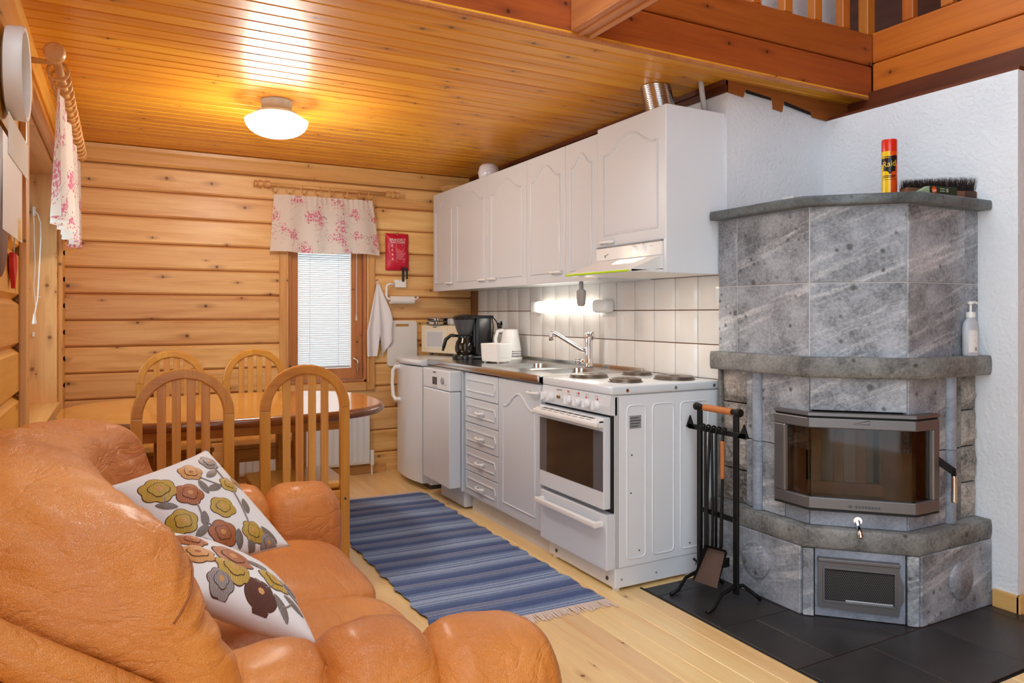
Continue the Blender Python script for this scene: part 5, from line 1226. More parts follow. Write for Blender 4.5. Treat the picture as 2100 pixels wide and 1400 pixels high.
sc_ = Vector((sx_-0.048, y+0.010, 0.205)); wv = Vector((0.25, -1, 0)).normalized(); dv = Vector((-0.62, -0.1, -1)).normalized()
def shp(a, b, lift=0.0): return sc_+wv*a+dv*b+Vector((-0.85, -0.2, 0.5)).normalized()*lift
sh = MB()
pts = [(-0.045, 0.0), (0.045, 0.0), (0.055, 0.15), (-0.055, 0.15)]
sh.add([shp(a, b) for a, b in pts]+[shp(a, b, 0.003) for a, b in pts], [(0, 1, 2, 3), (7, 6, 5, 4), (0, 4, 5, 1), (1, 5, 6, 2), (2, 6, 7, 3), (3, 7, 4, 0)])
pan = obj('pan', sh, M['rust'], o)
for s_ in (-1, 1):
    obj('pan_side', MB().add([shp(s_*0.045, 0.0), shp(s_*0.055, 0.15), shp(s_*0.058, 0.14, 0.012), shp(s_*0.05, -0.005, 0.028)], [(0, 1, 2, 3)]), M['iron'], pan)
obj('pan_back', MB().add([shp(-0.045, 0), shp(0.045, 0), shp(0.05, -0.005, 0.028), shp(-0.05, -0.005, 0.028)], [(0, 1, 2, 3)]), M['iron'], pan)
# electric cable on the floor behind the cooker
tag(obj('power_cable', MB().tube([(2.46, 2.60, 0.10), (2.42, 2.545, 0.07), (2.37, 2.52, 0.09), (2.33, 2.515, 0.11), (2.30, 2.53, 0.13)], 0.006, 6), M['black'], None, True), 'black power cable looping out behind the cooker', 'cable') if False else None
# ------------------------------------------------------------------ dining table
TA, TB, TX, TY, TZ = 0.752, 0.56, 0.478, 3.89, 0.745
tb_ = thing('dining_table', 'oval pine dining table with glossy parquet top and dark rounded rim', 'table', (TX, TY, 0.0))
def sup(a, b, z, n=72, e=2.9):
    out = []
    for k in range(n):
        t = 2*PI*k/n; c, s_ = math.cos(t), math.sin(t)
        out.append((TX+a*math.copysign(abs(c)**(2/e), c), TY+b*math.copysign(abs(s_)**(2/e), s_), z))
    return out
obj('table_top', MB().loft([sup(TA-0.03, TB-0.03, TZ-0.004), sup(TA-0.022, TB-0.022, TZ)]), M['parquet'], tb_)
rg = [sup(TA-0.06, TB-0.06, TZ-0.045)]
for k in range(9):
    a = -PI/2+PI*k/8; rg.append(sup(TA-0.022+0.022*math.cos(a), TB-0.022+0.022*math.cos(a), TZ-0.022+0.022*math.sin(a)))
rg.append(sup(TA-0.024, TB-0.024, TZ-0.002))
mbr = MB().loft(rg, cap=False); mbr.f.append(tuple(range(71, -1, -1)))
obj('rim', mbr, M['rim'], tb_, 60)
for xx in (TX-0.30, TX+0.30):
    obj('trestle', MB().rbox(xx-0.03, xx+0.03, TY-0.25, TY-0.18, 0.05, 0.66, 0.006, 2).rbox(xx-0.03, xx+0.03, TY+0.18, TY+0.25, 0.05, 0.66, 0.006, 2).rbox(xx-0.035, xx+0.035, TY-0.34, TY+0.34, 0.0, 0.06, 0.01, 2).rbox(xx-0.035, xx+0.035, TY-0.40, TY+0.40, 0.65, 0.70, 0.01, 2), M['chairy'], tb_)
obj('stretcher', MB().rbox(TX-0.27, TX+0.27, TY-0.02, TY+0.02, 0.24, 0.34, 0.006, 2), M['chairx'], tb_)
for ya2 in (TY-0.38, TY+0.355): obj('apron', MB().rbox(TX-0.48, TX+0.48, ya2, ya2+0.025, 0.64, 0.70, 0.004, 1), M['chairx'], tb_)
# ------------------------------------------------------------------ dining chairs
def make_chair(label):
    t = thing('dining_chair', label, 'chair', (0, 0, 0), 0, 'dining chairs around the oval table')
    R, r, yb0 = 0.19, 0.148, -0.20
    for s_ in (-1, 1):
        o = obj('leg', MB().rbox(s_*(R+r)/2-0.021, s_*(R+r)/2+0.021, yb0-0.016, yb0+0.016, 0.0, 0.79, 0.005, 2), M['chair'], t, False, False); o['label'] = 'back leg rising into the arched back'
        obj('leg', MB().rbox(s_*0.165-0.019, s_*0.165+0.019, 0.165, 0.203, 0.0, 0.425, 0.005, 2), M['chair'], t, False, False)
        obj('side_rail', MB().rbox(s_*0.165-0.011, s_*0.165+0.011, yb0+0.015, 0.17, 0.35, 0.425, 0.004, 1).rbox(s_*0.165-0.011, s_*0.165+0.011, yb0+0.015, 0.17, 0.20, 0.235, 0.004, 1), M['chairy'], t, False, False)
        n = 14; rings = []
        for k in range(n+1):
            a = PI/2*k/n; cs, sn = math.cos(a)*s_, math.sin(a)
            rings.append([(cs*rr_, yb0+yy, 0.79+sn*rr_) for rr_, yy in ((r, -0.012), (r+0.006, -0.017), (R-0.006, -0.017), (R, -0.012), (R, 0.012), (R-0.006, 0.017), (r+0.006, 0.017), (r, 0.012))])
        obj('arch', MB().loft(rings), M['chairx'] if s_ < 0 else M['chair'], t, 30, False)
    for xx in (-0.081, -0.027, 0.027, 0.081):
        ztop = 0.79+math.sqrt(r*r-xx*xx)+0.004
        obj('slat', MB().rbox(xx-0.0165, xx+0.0165, yb0-0.007, yb0+0.007, 0.41, ztop, 0.003, 2), M['chairlt'], t, False, False)
    obj('back_rail', MB().rbox(-0.15, 0.15, yb0-0.012, yb0+0.012, 0.345, 0.42, 0.004, 1), M['chairx'], t, False, False)
    obj('front_rail', MB().rbox(-0.15, 0.15, 0.172, 0.196, 0.35, 0.425, 0.004, 1), M['chairx'], t, False, False)
    obj('seat', MB().rbox(-0.195, 0.195, yb0+0.018, 0.215, 0.426, 0.452, 0.008, 3), M['chairy'], t, False, False)
    for s_ in (-1, 1): obj('screw', MB().lathe([(0.006, 0.0), (0.006, -0.002), (0.001, -0.002)], 8, (s_*0.169, yb0-0.016, 0.385), 'y'), M['dgrey'], t, False, False)
    return t
ch = make_chair('pine dining chair with arched slatted back, partly hidden behind the sofa cushions')
ch.location = (0.224, 3.40, 0)
dup(ch, (0.706, 3.40, 0), 0, 'pine dining chair with arched slatted back standing nearest the blue rug')
dup(ch, (0.27, 4.60, 0), PI, 'pine dining chair on the log-wall side of the table, left one')
dup(ch, (0.745, 4.60, 0), PI, 'pine dining chair on the log-wall side of the table, near the far window')
# ------------------------------------------------------------------ rug
rx0, rx1, ry0, ry1 = 1.05, 1.785, 2.51, 4.60
rug = thing('rag_rug', 'blue striped woven rag rug on the floorboards before the kitchen units', 'rug', ((rx0+rx1)/2, (ry0+ry1)/2, 0.0))
def rugf(u, v):
    e = 0.006*math.sin(v*61)+0.004*math.sin(v*137+1)
    x = rx0+(rx1-rx0)*u+(e if u > 0.5 else -e)*abs(2*u-1)**4
    y = ry0+(ry1-ry0)*v+0.022*(0.5-u)
    return (x, y, 0.008+0.0012*math.sin(v*90+3*u)+0.0015*math.sin(u*7+v*5))
mbg = MB().grid(rugf, 30, 160, True)
obj('woven_body', mbg, M['rug'], rug, True)
mf = MB(); rr = random.Random(9)
for yy, sg in ((0.0, -1), (1.0, 1)):
    for k in range(150):
        u = (k+0.5)/150; p = rugf(u, yy); L = 0.055+rr.uniform(-0.012, 0.016)+(0.02 if u > 0.97 else 0)
        q = (p[0]+rr.uniform(-0.008, 0.008)+(0.012 if u > 0.93 else 0), p[1]+sg*L, 0.003)
        mf.bar((p[0], p[1]-sg*0.004, 0.008), q, 0.0042, 0.0025)
obj('fringe', mf, M['fringe'], rug)['kind'] = 'stuff'
# ------------------------------------------------------------------ radiator under the far window
rd = thing('radiator', 'white panel radiator under the far window', 'radiator', (1.2, 5.3, 0.07))
obj('panel', MB().rbox(0.70, 1.635, 5.275, 5.30, 0.085, 0.455, 0.005, 2), M['appl'], rd)
rib = MB().rbox(-0.018, 0.018, -0.006, 0.003, 0.10, 0.44, 0.004, 2).mesh('rib', M['appl'])
for k in range(20):
    o = bpy.data.objects.new('rib', rib); link(o, rd); o.matrix_parent_inverse = wm(rd).inverted(); o.location = (0.73+0.0465*k, 5.273, 0)
obj('top_grille', MB().rbox(0.70, 1.635, 5.268, 5.34, 0.452, 0.464, 0.002, 1), M['appl'], rd)
vv = obj('valve', MB().rbox(1.638, 1.665, 5.265, 5.30, 0.075, 0.185, 0.005, 2), M['whitep'], rd)
obj('pipe', MB().tube([(1.652, 5.285, 0.08), (1.652, 5.285, 0.0)], 0.007, 8), M['whitep'], vv)
obj('bracket', MB().box(0.9, 0.93, 5.30, YB-0.001, 0.2, 0.4).box(1.4, 1.43, 5.30, YB-0.001, 0.2, 0.4), M['grey'], rd)
# ------------------------------------------------------------------ curtains
def rod_thing(name, label, p, q, mat, rings, wall, fin, rr=0.012):
    p, q = Vector(p), Vector(q); d = (q-p).normalized(); t = thing(name, label, 'curtain rod', (p+q)/2)
    obj('pole', MB().tube([p, q], rr, 12), mat, t, True)
    ax = 'x' if abs(d.x) > 0.5 else 'y'
    for e, sg in ((p, -1), (q, 1)):
        prof = [(rr, 0), (rr*1.9, 0.002), (rr*1.9, 0.034), (rr*1.3, 0.037), (rr*1.3, 0.05), (rr*2.0, 0.054), (rr*2.0, 0.072), (rr*1.2, 0.085), (rr*1.8, 0.094), (rr*1.7, 0.104), (0.001, 0.108)] if fin == 'turned' else [(rr, -0.006), (rr*1.5, -0.004), (rr*1.9, 0.008), (rr*1.95, 0.02), (rr*2.2, 0.03), (rr*2.25, 0.055), (rr*1.8, 0.066), (0.001, 0.068)]
        obj('finial', MB().lathe([(a, b*sg) for a, b in prof], 18, tuple(e), ax), mat, t, 40)
    return t
def ring_mb(c, R, r, ax, tilt=0.0):
    pts = []
    for k in range(20):
        a = 2*PI*k/20; v = Vector((0, math.cos(a)*R, math.sin(a)*R)) if ax == 'x' else Vector((math.cos(a)*R, 0, math.sin(a)*R))
        v = Matrix.Rotation(tilt, 3, 'Z') @ v; pts.append(Vector(c)+v)
    return MB().tube(pts, r, 6, True)
ry = YB-0.085; rz = 2.098
rt = rod_thing('curtain_rod', 'turned pale wooden curtain rod above the far window', (0.92, ry, rz+0.004), (1.755, ry, rz), M['rod'], 0, 0, 'turned')
for xx in (0.935, 1.73): obj('bracket', MB().tube([(xx, ry, rz), (xx, YB-0.001, rz)], 0.009, 8).lathe([(0.022, 0), (0.02, 0.01)], 14, (xx, YB-0.012, rz), 'y'), M['rod'], rt)
xs_ = [0.965, 1.035, 1.135, 1.185, 1.265, 1.345, 1.44, 1.525]
xs_ = [0.955+0.098*k for k in range(8)]
for i, xx in enumerate(xs_):
    obj('curtain_ring', ring_mb((xx, ry, rz-0.018), 0.028, 0.0035, 'x', (0.5, 0.9, -0.9, 0.6, -0.8, 0.5, 0.1, -1.0)[i]), M['rod'], rt, True)
    obj('clip', MB().rbox(xx-0.004, xx+0.004, ry-0.004, ry+0.004, rz-0.0555, rz-0.0435, 0.001, 1), M['brass'], rt)
ct = thing('curtain', 'short white valance with pink blossom print over the far window', 'curtain', (1.31, ry, 1.64))
def cur_back(u, v):
    # v: 0 bottom .. 1 top
    wt_, wb_ = (0.945, 1.655), (0.918, 1.712)
    x = (wb_[0]+(wb_[1]-wb_[0])*u)*(1-v)+(wt_[0]+(wt_[1]-wt_[0])*u)*v
    z0 = 1.632+0.006*math.sin(u*9+1)+0.006*u
    z1 = 2.038-0.003*abs(math.sin(u*PI*7.3))+0.003*u
    z = z0+(z1-z0)*v
    fold = 0.012*math.sin(u*PI*2*4.2+0.6)*(1-0.5*v)+0.004*math.sin(u*PI*2*19)*max(0, v-0.75)*4
    return (x, ry+fold-0.004, z)
mbc = MB().grid(cur_back, 140, 30, True)
mbc.uv = [(a*0.95, b*0.44) for a, b in mbc.uv]
obj('cloth', mbc, M['blossom'], ct, True)
def hem(v0, v1): return MB().grid(lambda u, v: tuple(Vector(cur_back(u, v0+(v1-v0)*v))+Vector((0, -0.0015, 0))), 140, 1, True)
# left window rod and curtain
lx = XL+0.098
rt = rod_thing('curtain_rod', 'wooden curtain rod with rings above the left window', (lx, 3.14, 2.14), (lx, 4.98, 2.14), M['rody'], 0, 0, 'ball', 0.016)
for yy in (3.22, 4.9): obj('bracket', MB().tube([(lx, yy, 2.14), (XL-0.001, yy, 2.14)], [0.007, 0.013], 8), M['rody'], rt, True)
for i in range(16):
    yy = 3.26+i*0.105
    obj('curtain_ring', ring_mb((lx, yy, 2.14-0.018), 0.034, 0.006, 'y', 0.25*math.sin(i*2.1)), M['rody'], rt, True)
ct = thing('curtain', 'gathered white pink-blossom valance hanging at the left window', 'curtain', (lx, 4.0, 1.6))
def cur_left(u, v):
    y = 3.27+u*1.68
    z0, z1 = 1.575+0.003*math.sin(u*40), 2.075-0.006*abs(math.sin(u*PI*16))
    z = z0+(z1-z0)*v
    fold = (0.030*math.sin(u*PI*2*7.2+2.2)+0.012*math.sin(u*PI*2*3.1))*(1-0.72*v)
    return (lx-0.002+fold-0.012*(1-v), y, z)
mbc = MB().grid(cur_left, 200, 24, True)
mbc.uv = [(a*1.9, b*0.46+3) for a, b in mbc.uv]
obj('cloth', mbc, M['blossom'], ct, True)
# ------------------------------------------------------------------ things on the left wall
ckx = XL
clk = thing('wall_clock', 'round wall clock with deep white ring frame near the ceiling', 'clock', (XL+0.025, 2.70, 1.93))
ccy, ccz, cR = 2.64, 1.922, 0.136
obj('frame', MB().lathe([(cR*0.80, 0.004), (cR, 0.012), (cR+0.004, 0.05), (cR, 0.058), (cR*0.93, 0.056), (cR*0.91, 0.02), (cR*0.85, 0.012)], 48, (XL, ccy, ccz), 'x'), M['whitep'], clk, 40)
obj('dial', MB().lathe([(cR*0.92, 0.014), (cR*0.92, 0.018), (0.001, 0.018)], 40, (XL, ccy, ccz), 'x'), M['paper'], clk)
obj('wall_pad', MB().lathe([(0.05, 0.0), (0.05, 0.012)], 20, (XL, ccy, ccz), 'x'), M['ltgrey'], clk)
for ang, L in ((0.9, 0.08), (2.4, 0.11)):
    obj('hand', MB().bar((XL+0.022, ccy, ccz), (XL+0.022, ccy+math.sin(ang)*L, ccz+math.cos(ang)*L), 0.006, 0.002, (1, 0, 0)), M['inkblack'], clk)
for k in range(12):
    a = PI/6*k; obj('hour_mark', MB().bar((XL+0.019, ccy+math.sin(a)*0.105, ccz+math.cos(a)*0.105), (XL+0.019, ccy+math.sin(a)*0.125, ccz+math.cos(a)*0.125), 0.005, 0.001, (1, 0, 0)), M['inkblack'], clk)
pb = thing('notice_board', 'oval dark-rimmed board with pinned papers on the left log wall', 'notice board', (XL+0.02, 2.72, 1.5))
obj('board', MB().lathe([(1.0, 0.0), (1.0, 0.02), (0.95, 0.024), (0.001, 0.022)], 40, (0, 0, 0), 'x').xf(Matrix.Translation((XL+0.001, 2.40, 1.505)) @ Matrix.Diagonal((1, 0.13, 0.205, 1))), M['darkwood'], pb, 40)
obj('paper_sheet', MB().box(XL+0.026, XL+0.028, 2.5, 2.99, 1.655, 1.774), M['paper'], pb)
obj('paper_sheet', MB().box(XL+0.0245, XL+0.0255, 2.4, 2.84, 1.43, 1.70), M['inkwhite'], pb)
obj('paper_sheet', MB().box(XL+0.0258, XL+0.0268, 2.74, 2.80, 1.435, 1.50), M['yellow'], pb)
ph = thing('red_ornament', 'red felt heart-shaped ornament on a string on the left log wall', 'ornament', (XL+0.012, 2.75, 1.28))
def heart(u):
    a = 2*PI*u; return (0.016*16*math.sin(a)**3/16*0.9, (13*math.cos(a)-5*math.cos(2*a)-2*math.cos(3*a)-math.cos(4*a))/17)
hp_ = [heart(k/40) for k in range(40)]
obj('felt_heart', MB().loft([[(XL+o, 2.76+a*3.4, 1.345+b*0.066) for a, b in hp_] for o in (0.004, 0.016)]), M['redcloth'], ph)
obj('string', MB().tube([(XL+0.012, 2.76, 1.375), (XL+0.012, 2.77, 1.44)], 0.0015, 5), M['cloth'], ph)
# ------------------------------------------------------------------ ceiling lamp
lm_x, lm_y = 0.705, 3.86
lp = thing('ceiling_lamp', 'pressed-glass ceiling lamp, lit, on the boarded ceiling', 'lamp', (lm_x, lm_y, 2.15))
obj('base', MB().lathe([(0.075, 0.0), (0.078, -0.004), (0.072, -0.055), (0.10, -0.06), (0.105, -0.072)], 36, (lm_x, lm_y, ZC), cap=True), M['ltgrey'], lp, 40)
gp = []
for k in range(25):
    f = k/24; r = 0.105+(0.155-0.105)*min(1, f*5) if f < 0.2 else 0.155*math.cos((f-0.2)/0.8*PI/2)**0.8
    z = -0.072-0.03*f/0.2 if f < 0.2 else -0.102-0.085*math.sin((f-0.2)/0.8*PI/2)
    gp.append((max(r*(1+0.012*(1 if k % 2 else -1)), 0.0015), z))
obj('glass_shade', MB().lathe(gp, 40, (lm_x, lm_y, ZC), cap=False), M['lampglass'], lp, False)
obj('bulb', MB().lathe([(0.02, -0.065), (0.035, -0.085), (0.062, -0.115), (0.062, -0.125), (0.045, -0.15), (0.001, -0.16)], 20, (lm_x-0.02, lm_y, ZC)), M['bulb'], lp, True)
# ------------------------------------------------------------------ fire blanket, towel, board, roll holder
fbk = thing('fire_blanket', 'red fire blanket pouch with white print hung on the log wall', 'fire blanket', (1.87, YB-0.03, 1.53))
def pouch(u, v):
    x = 1.778+0.185*u+0.012*(v-1)*(u-0.5)*0+0.006*(1-v); z = 1.53+0.284*v
    d = 0.030*(1-abs(2*u-1)**4)*(1-abs(2*v-1)**6)+0.003*math.sin(9*u+14*v)
    return (x, YB-0.008-d, z)
mbp = MB().grid(pouch, 24, 30); mbp.box(1.782, 1.962, YB-0.008, YB-0.001, 1.532, 1.812)
obj('pouch', mbp, M['red'], fbk, True)
on_p = lambda x, z: tuple(Vector(pouch((x-1.778)/0.185, (z-1.53)/0.284))+Vector((0, -0.0012, 0)))
obj('lettering', text_mb('BRANDFILT', 0.030, lambda x, y: on_p(1.868+x*0.82, 1.762+y)), M['inkwhite'], fbk)
obj('lettering', text_mb('SAMMUTUSPEITE', 0.021, lambda x, y: on_p(1.868+x*0.74, 1.742+y)), M['inkwhite'], fbk)
for k in range(12):
    z = 1.72-0.0115*k; w_ = 0.055+0.02*((k*7) % 4)/3
    obj('print_line', MB().add([on_p(1.85, z), on_p(1.85+w_, z), on_p(1.85+w_, z+0.004), on_p(1.85, z+0.004)], [(0, 1, 2, 3)]), M['redprint'], fbk)
for k in range(4):
    z = 1.705-0.034*k; obj('pictogram', MB().add([on_p(1.805, z), on_p(1.84, z), on_p(1.84, z+0.0015), on_p(1.805, z+0.0015), on_p(1.815, z+0.006), on_p(1.83, z+0.006), on_p(1.826, z+0.024), on_p(1.819, z+0.024)], [(0, 1, 2, 3), (4, 5, 6, 7)]), M['redprint'], fbk)
obj('grommet', MB().lathe([(0.007, 0), (0.007, -0.003), (0.004, -0.003)], 12, (1.872, YB-0.012, 1.802), 'y'), M['chrome'], fbk)
obj('pull_strap', MB().rbox(1.897, 1.917, YB-0.051, YB-0.047, 1.445, 1.55, 0.001, 1).rbox(1.93, 1.945, YB-0.051, YB-0.047, 1.465, 1.55, 0.001, 1).rbox(1.90, 1.94, YB-0.05, YB-0.024, 1.54, 1.552, 0.001, 1), M['black'], fbk)
kr = thing('kitchen_roll_holder', 'white wall bracket holding a thin kitchen paper roll', 'roll holder', (1.89, YB-0.05, 1.28))
obj('bracket', MB().rbox(1.845, 1.935, YB-0.045, YB-0.001, 1.40, 1.46, 0.006, 2), M['whitep'], kr)
ay = YB-0.055
obj('arm', MB().tube([(1.85, ay+0.02, 1.425), (1.80, ay, 1.425), (1.778, ay, 1.418), (1.772, ay, 1.40), (1.772, ay, 1.335), (1.779, ay, 1.318), (1.795, ay, 1.31), (2.0, ay, 1.31), (2.02, ay, 1.316), (2.024, ay, 1.332)], 0.009, 10), M['whitep'], kr, True)
obj('paper_roll', MB().lathe([(0.012, 0.0), (0.030, 0.0), (0.030, 0.19), (0.012, 0.19)], 28, (1.80, ay, 1.305), 'x', cap=False), M['kitchenroll'], kr, 40)
cbd = thing('cutting_board', 'white plastic cutting board with slot grip against the log wall', 'cutting board', (1.93, YB-0.03, 0.80))
def cb_mesh():
    # board outline with a slot near the top
    o = rrect(1.79, 2.03, 0.80, 1.145, 0.025, 0, 5); s_ = rrect(1.855, 1.965, 1.10, 1.122, 0.010, 0, 5)
    vs = []; n = len(o)
    for yy in (YB-0.022, YB-0.010):
        vs += [(x, yy, z) for x, z, _ in o]+[(x, yy, z) for x, z, _ in s_]
    fs = []
    for i in range(n):
        j = (i+1) % n
        fs += [(i, j, n+j, n+i), (2*n+i, 3*n+i, 3*n+j, 2*n+j), (i, 2*n+i, 2*n+j, j), (n+i, n+j, 3*n+j, 3*n+i)]
    return MB().add(vs, fs)
obj('board', cb_mesh(), M['whitep'], cbd)
kt_ = thing('kitchen_towel', 'white cotton towel hanging by its loop from a peg on the window casing', 'towel', (1.74, YB-0.06, 0.95))
def tow(u, v):
    # gathered at the loop, spreading downwards; right flap shorter
    bx = 1.70+0.0*v
    zt = 1.42
    w_ = 0.012+0.085*min(1, (1-v)*1.5)
    th = (u-0.5)*2
    zb = 0.88+(0.16 if abs(th) < 0.2 else 0.0)*(1-abs(th)/0.2)+0.16*max(0, th-0.25)
    x = 1.711+th*w_*(1.0+0.25*max(0, th)*math.sin(PI*min(1, (1-v)*1.3)))+0.012*(1-v)
    z = zt+(zb-zt)*(1-v)
    y = YB-0.040-0.012*math.cos(th*7)*min(1, (1-v)*2)
    return (x, y, z)
obj('cloth', MB().grid(tow, 44, 40), M['cloth'], kt_, True)
obj('loop', MB().tube([(1.708, YB-0.042, 1.41), (1.704, YB-0.038, 1.44), (1.710, YB-0.032, 1.455), (1.716, YB-0.038, 1.44), (1.714, YB-0.042, 1.41)], 0.002, 6), M['cloth'], kt_)
obj('peg', MB().tube([(1.710, YB-0.001, 1.452), (1.710, YB-0.05, 1.455)], 0.004, 8), M['brass'], kt_)
# ------------------------------------------------------------------ leather sofa
sf = thing('sofa', 'tan brown leather two-seat sofa with puffy rolled arms', 'sofa', (0.2, 2.0, 0.0))
def lump(cx, cy, cz, hx, hy, hz, ex=0.55, ey=0.5, rot=(0, 0, 0), nu=56, nv=36, wr=0.0, seed=0.0, fn=None, pole='y'):
    """cushion: superellipsoid with creases"""
    R = Matrix.Rotation(rot[2], 4, 'Z') @ Matrix.Rotation(rot[1], 4, 'Y') @ Matrix.Rotation(rot[0], 4, 'X')
    sg = lambda x, e: math.copysign(abs(x)**e, x)
    mb = MB(); vs = []
    for j in range(nv+1):
        ph = -PI/2+PI*j/nv
        for i in range(nu):
            th = 2*PI*i/nu
            x = sg(math.cos(ph), ex)*sg(math.cos(th), ey); y = sg(math.cos(ph), ex)*sg(math.sin(th), ey); z = sg(math.sin(ph), ex)
            if pole == 'y': y, z = z, y
            p = Vector((x*hx, y*hy, z*hz))
            if fn: p = fn(p, x, y, z)
            p = R @ p
            q = p+Vector((cx, cy, cz))
            if wr:
                n = mnoise.fractal(Vector((q.x*11+q.y*3+seed, q.y*3.0-q.x*3, q.z*4)), 1.0, 2.0, 4)
                q += (p.normalized() if p.length > 0 else p)*n*wr
            vs.append(tuple(q))
    fs = []
    for j in range(nv):
        for i in range(nu):
            k = (i+1) % nu; fs.append((j*nu+i, j*nu+k, (j+1)*nu+k, (j+1)*nu+i))
    return MB().add(vs, fs)
L_ = M['leather']
SY0, SY1 = 1.10, 2.90
obj('base', MB().rbox(-0.24, 0.66, SY0+0.06, SY1-0.06, 0.06, 0.32, 0.04, 4), L_, sf, 40)
for xx in (-0.15, 0.58):
    for yy in (SY0+0.14, SY1-0.14): obj('foot', MB().lathe([(0.03, 0.0), (0.035, 0.06)], 14, (xx, yy, 0.0)), M['blackm'], sf)
def seatfn(p, x, y, z):
    if z > 0: p.z += 0.02*(1-x*x)*(1-y*y)
    return p
for k, (ya_, yb2) in enumerate(((1.46, 2.02), (2.02, 2.60))):
    s_ = obj('seat_cushion', lump(0.30, (ya_+yb2)/2, 0.335, 0.375, (yb2-ya_)/2+0.012, 0.095, 0.35, 0.5, (0, 0, 0), 72, 40, 0.010, k*5.0, seatfn), L_, sf, True)
# back pads: profile in x-z swept along y, the ends coming forward to meet the arms
BPROF = [(-0.27, 0.82), (-0.285, 0.87), (-0.25, 0.925), (-0.17, 0.955), (-0.08, 0.94), (0.0, 0.90), (0.04, 0.82), (0.07, 0.74), (0.105, 0.66), (0.125, 0.59), (0.115, 0.55), (0.06, 0.56), (-0.02, 0.62), (-0.12, 0.70), (-0.22, 0.775)]
def smooth_closed(pts, n):
    out = []; m = len(pts)
    for k in range(n):
        f = k*m/n; i = int(f); t = f-i
        p0, p1, p2, p3 = (Vector(pts[(i+d) % m]) for d in (-1, 0, 1, 2))
        out.append(0.5*((2*p1)+(-p0+p2)*t+(2*p0-5*p1+4*p2-p3)*t*t+(-p0+3*p1-3*p2+p3)*t**3))
    return out
BP = smooth_closed(BPROF, 160)
BC = Vector((-0.07, 0.74))
def back_pad(y0, y1, seed, sc=1.0, wr=0.018, r0=0.14, r1=0.13):
    n = 44; rings = []
    for k in range(n+1):
        f = 0.5-0.5*math.cos(PI*k/n); y = y0+(y1-y0)*f
        d0, d1 = y-y0, y1-y
        s_ = 1.0
        if d0 < r0: s_ *= math.sqrt(max(0.0, 1-(1-d0/r0)**2.4))**0.8
        if d1 < r1: s_ *= math.sqrt(max(0.0, 1-(1-d1/r1)**2.4))**0.8
        s_ = max(s_, 0.03)
        dx = 0.12*((2.02-y)/0.62)**2-0.085 if y < 2.02 else 0.16*((y-2.02)/0.62)**2-0.10
        ring = []
        for ip, p in enumerate(BP):
            q = BC+(p-BC)*s_*sc
            w = max(0.0, min(1.0, (q.x+0.30)/0.25))
            pos = Vector((q.x+dx*w, y, q.y-(0.05*max(0, (abs(y-2.02)-0.25))/0.5)-(0.03 if y0 > 1.9 else 0.0)))
            cr = mnoise.fractal(Vector((pos.x*2.5+seed, pos.y*9+pos.z*6, pos.z*3-pos.y*2)), 1.0, 2.0, 4)*wr*0.55
            cr += 0.0075*math.sin(ip/160*2*PI*19+9*mnoise.noise(Vector((pos.y*6, ip*0.02, seed))))*max(0, 1-abs(pos.y-y0-0.05)/0.24)*s_*(0.5+0.5*mnoise.noise(Vector((ip*0.06, pos.y*4, seed))))
            nv = (p-BC).normalized()
            ring.append((pos.x+nv.x*cr, pos.y, pos.z+nv.y*cr))
        rings.append(ring)
    if y0 < 1.9: SEAM.extend([Vector(rg[62])+Vector((0.0014, 0, 0.0012)) for rg in rings[2:40]])
    return MB().loft(rings)
SEAM = []
bc_ = obj('back_cushion', back_pad(1.235, 2.04, 1.0), L_, sf, True)
obj('seam', MB().tube(SEAM, 0.0016, 6), M['seam'], bc_, True)
obj('back_cushion', back_pad(2.0, 2.68, 6.0, 0.94), L_, sf, True)
# seam on the near pad, piping roll and outer shell below it
obj('piping_roll', MB().tube([(-0.27, 1.24, 0.81), (-0.20, 1.225, 0.775), (-0.12, 1.215, 0.72), (-0.03, 1.215, 0.66), (0.05, 1.23, 0.60), (0.12, 1.27, 0.555), (0.16, 1.34, 0.53)], [0.034, 0.034, 0.033, 0.032, 0.03, 0.026, 0.02], 14), L_, sf, True)
obj('back_shell', MB().loft([[(x, yy, z) for x, z in ((-0.285, 0.10), (0.02, 0.10), (0.04, 0.50), (-0.03, 0.59), (-0.14, 0.69), (-0.25, 0.76), (-0.285, 0.76))] for yy in (SY0+0.085, SY0+0.11, SY1-0.11, SY1-0.085)]), L_, sf, 30)
# arms: fat pads with seams, rolled along x
def armfn(p, x, y, z):
    p.z += -0.02*y*y
    return p
for segs in (((0.245, 1.40, 0.115, 0.592), (0.435, 1.375, 0.125, 0.603), (0.648, 1.335, 0.14, 0.592)), ((0.12, 2.735, 0.115, 0.60), (0.345, 2.735, 0.13, 0.60), (0.585, 2.735, 0.14, 0.585))):
    for k, (xc, yc, hx, zt) in enumerate(segs):
        obj('arm_pad', lump(xc, yc, zt-0.273, hx, 0.155, 0.26, 0.6, 0.5, (0, 0, 0), 72, 48, 0.010, k*3.3+yc, armfn), L_, sf, True)
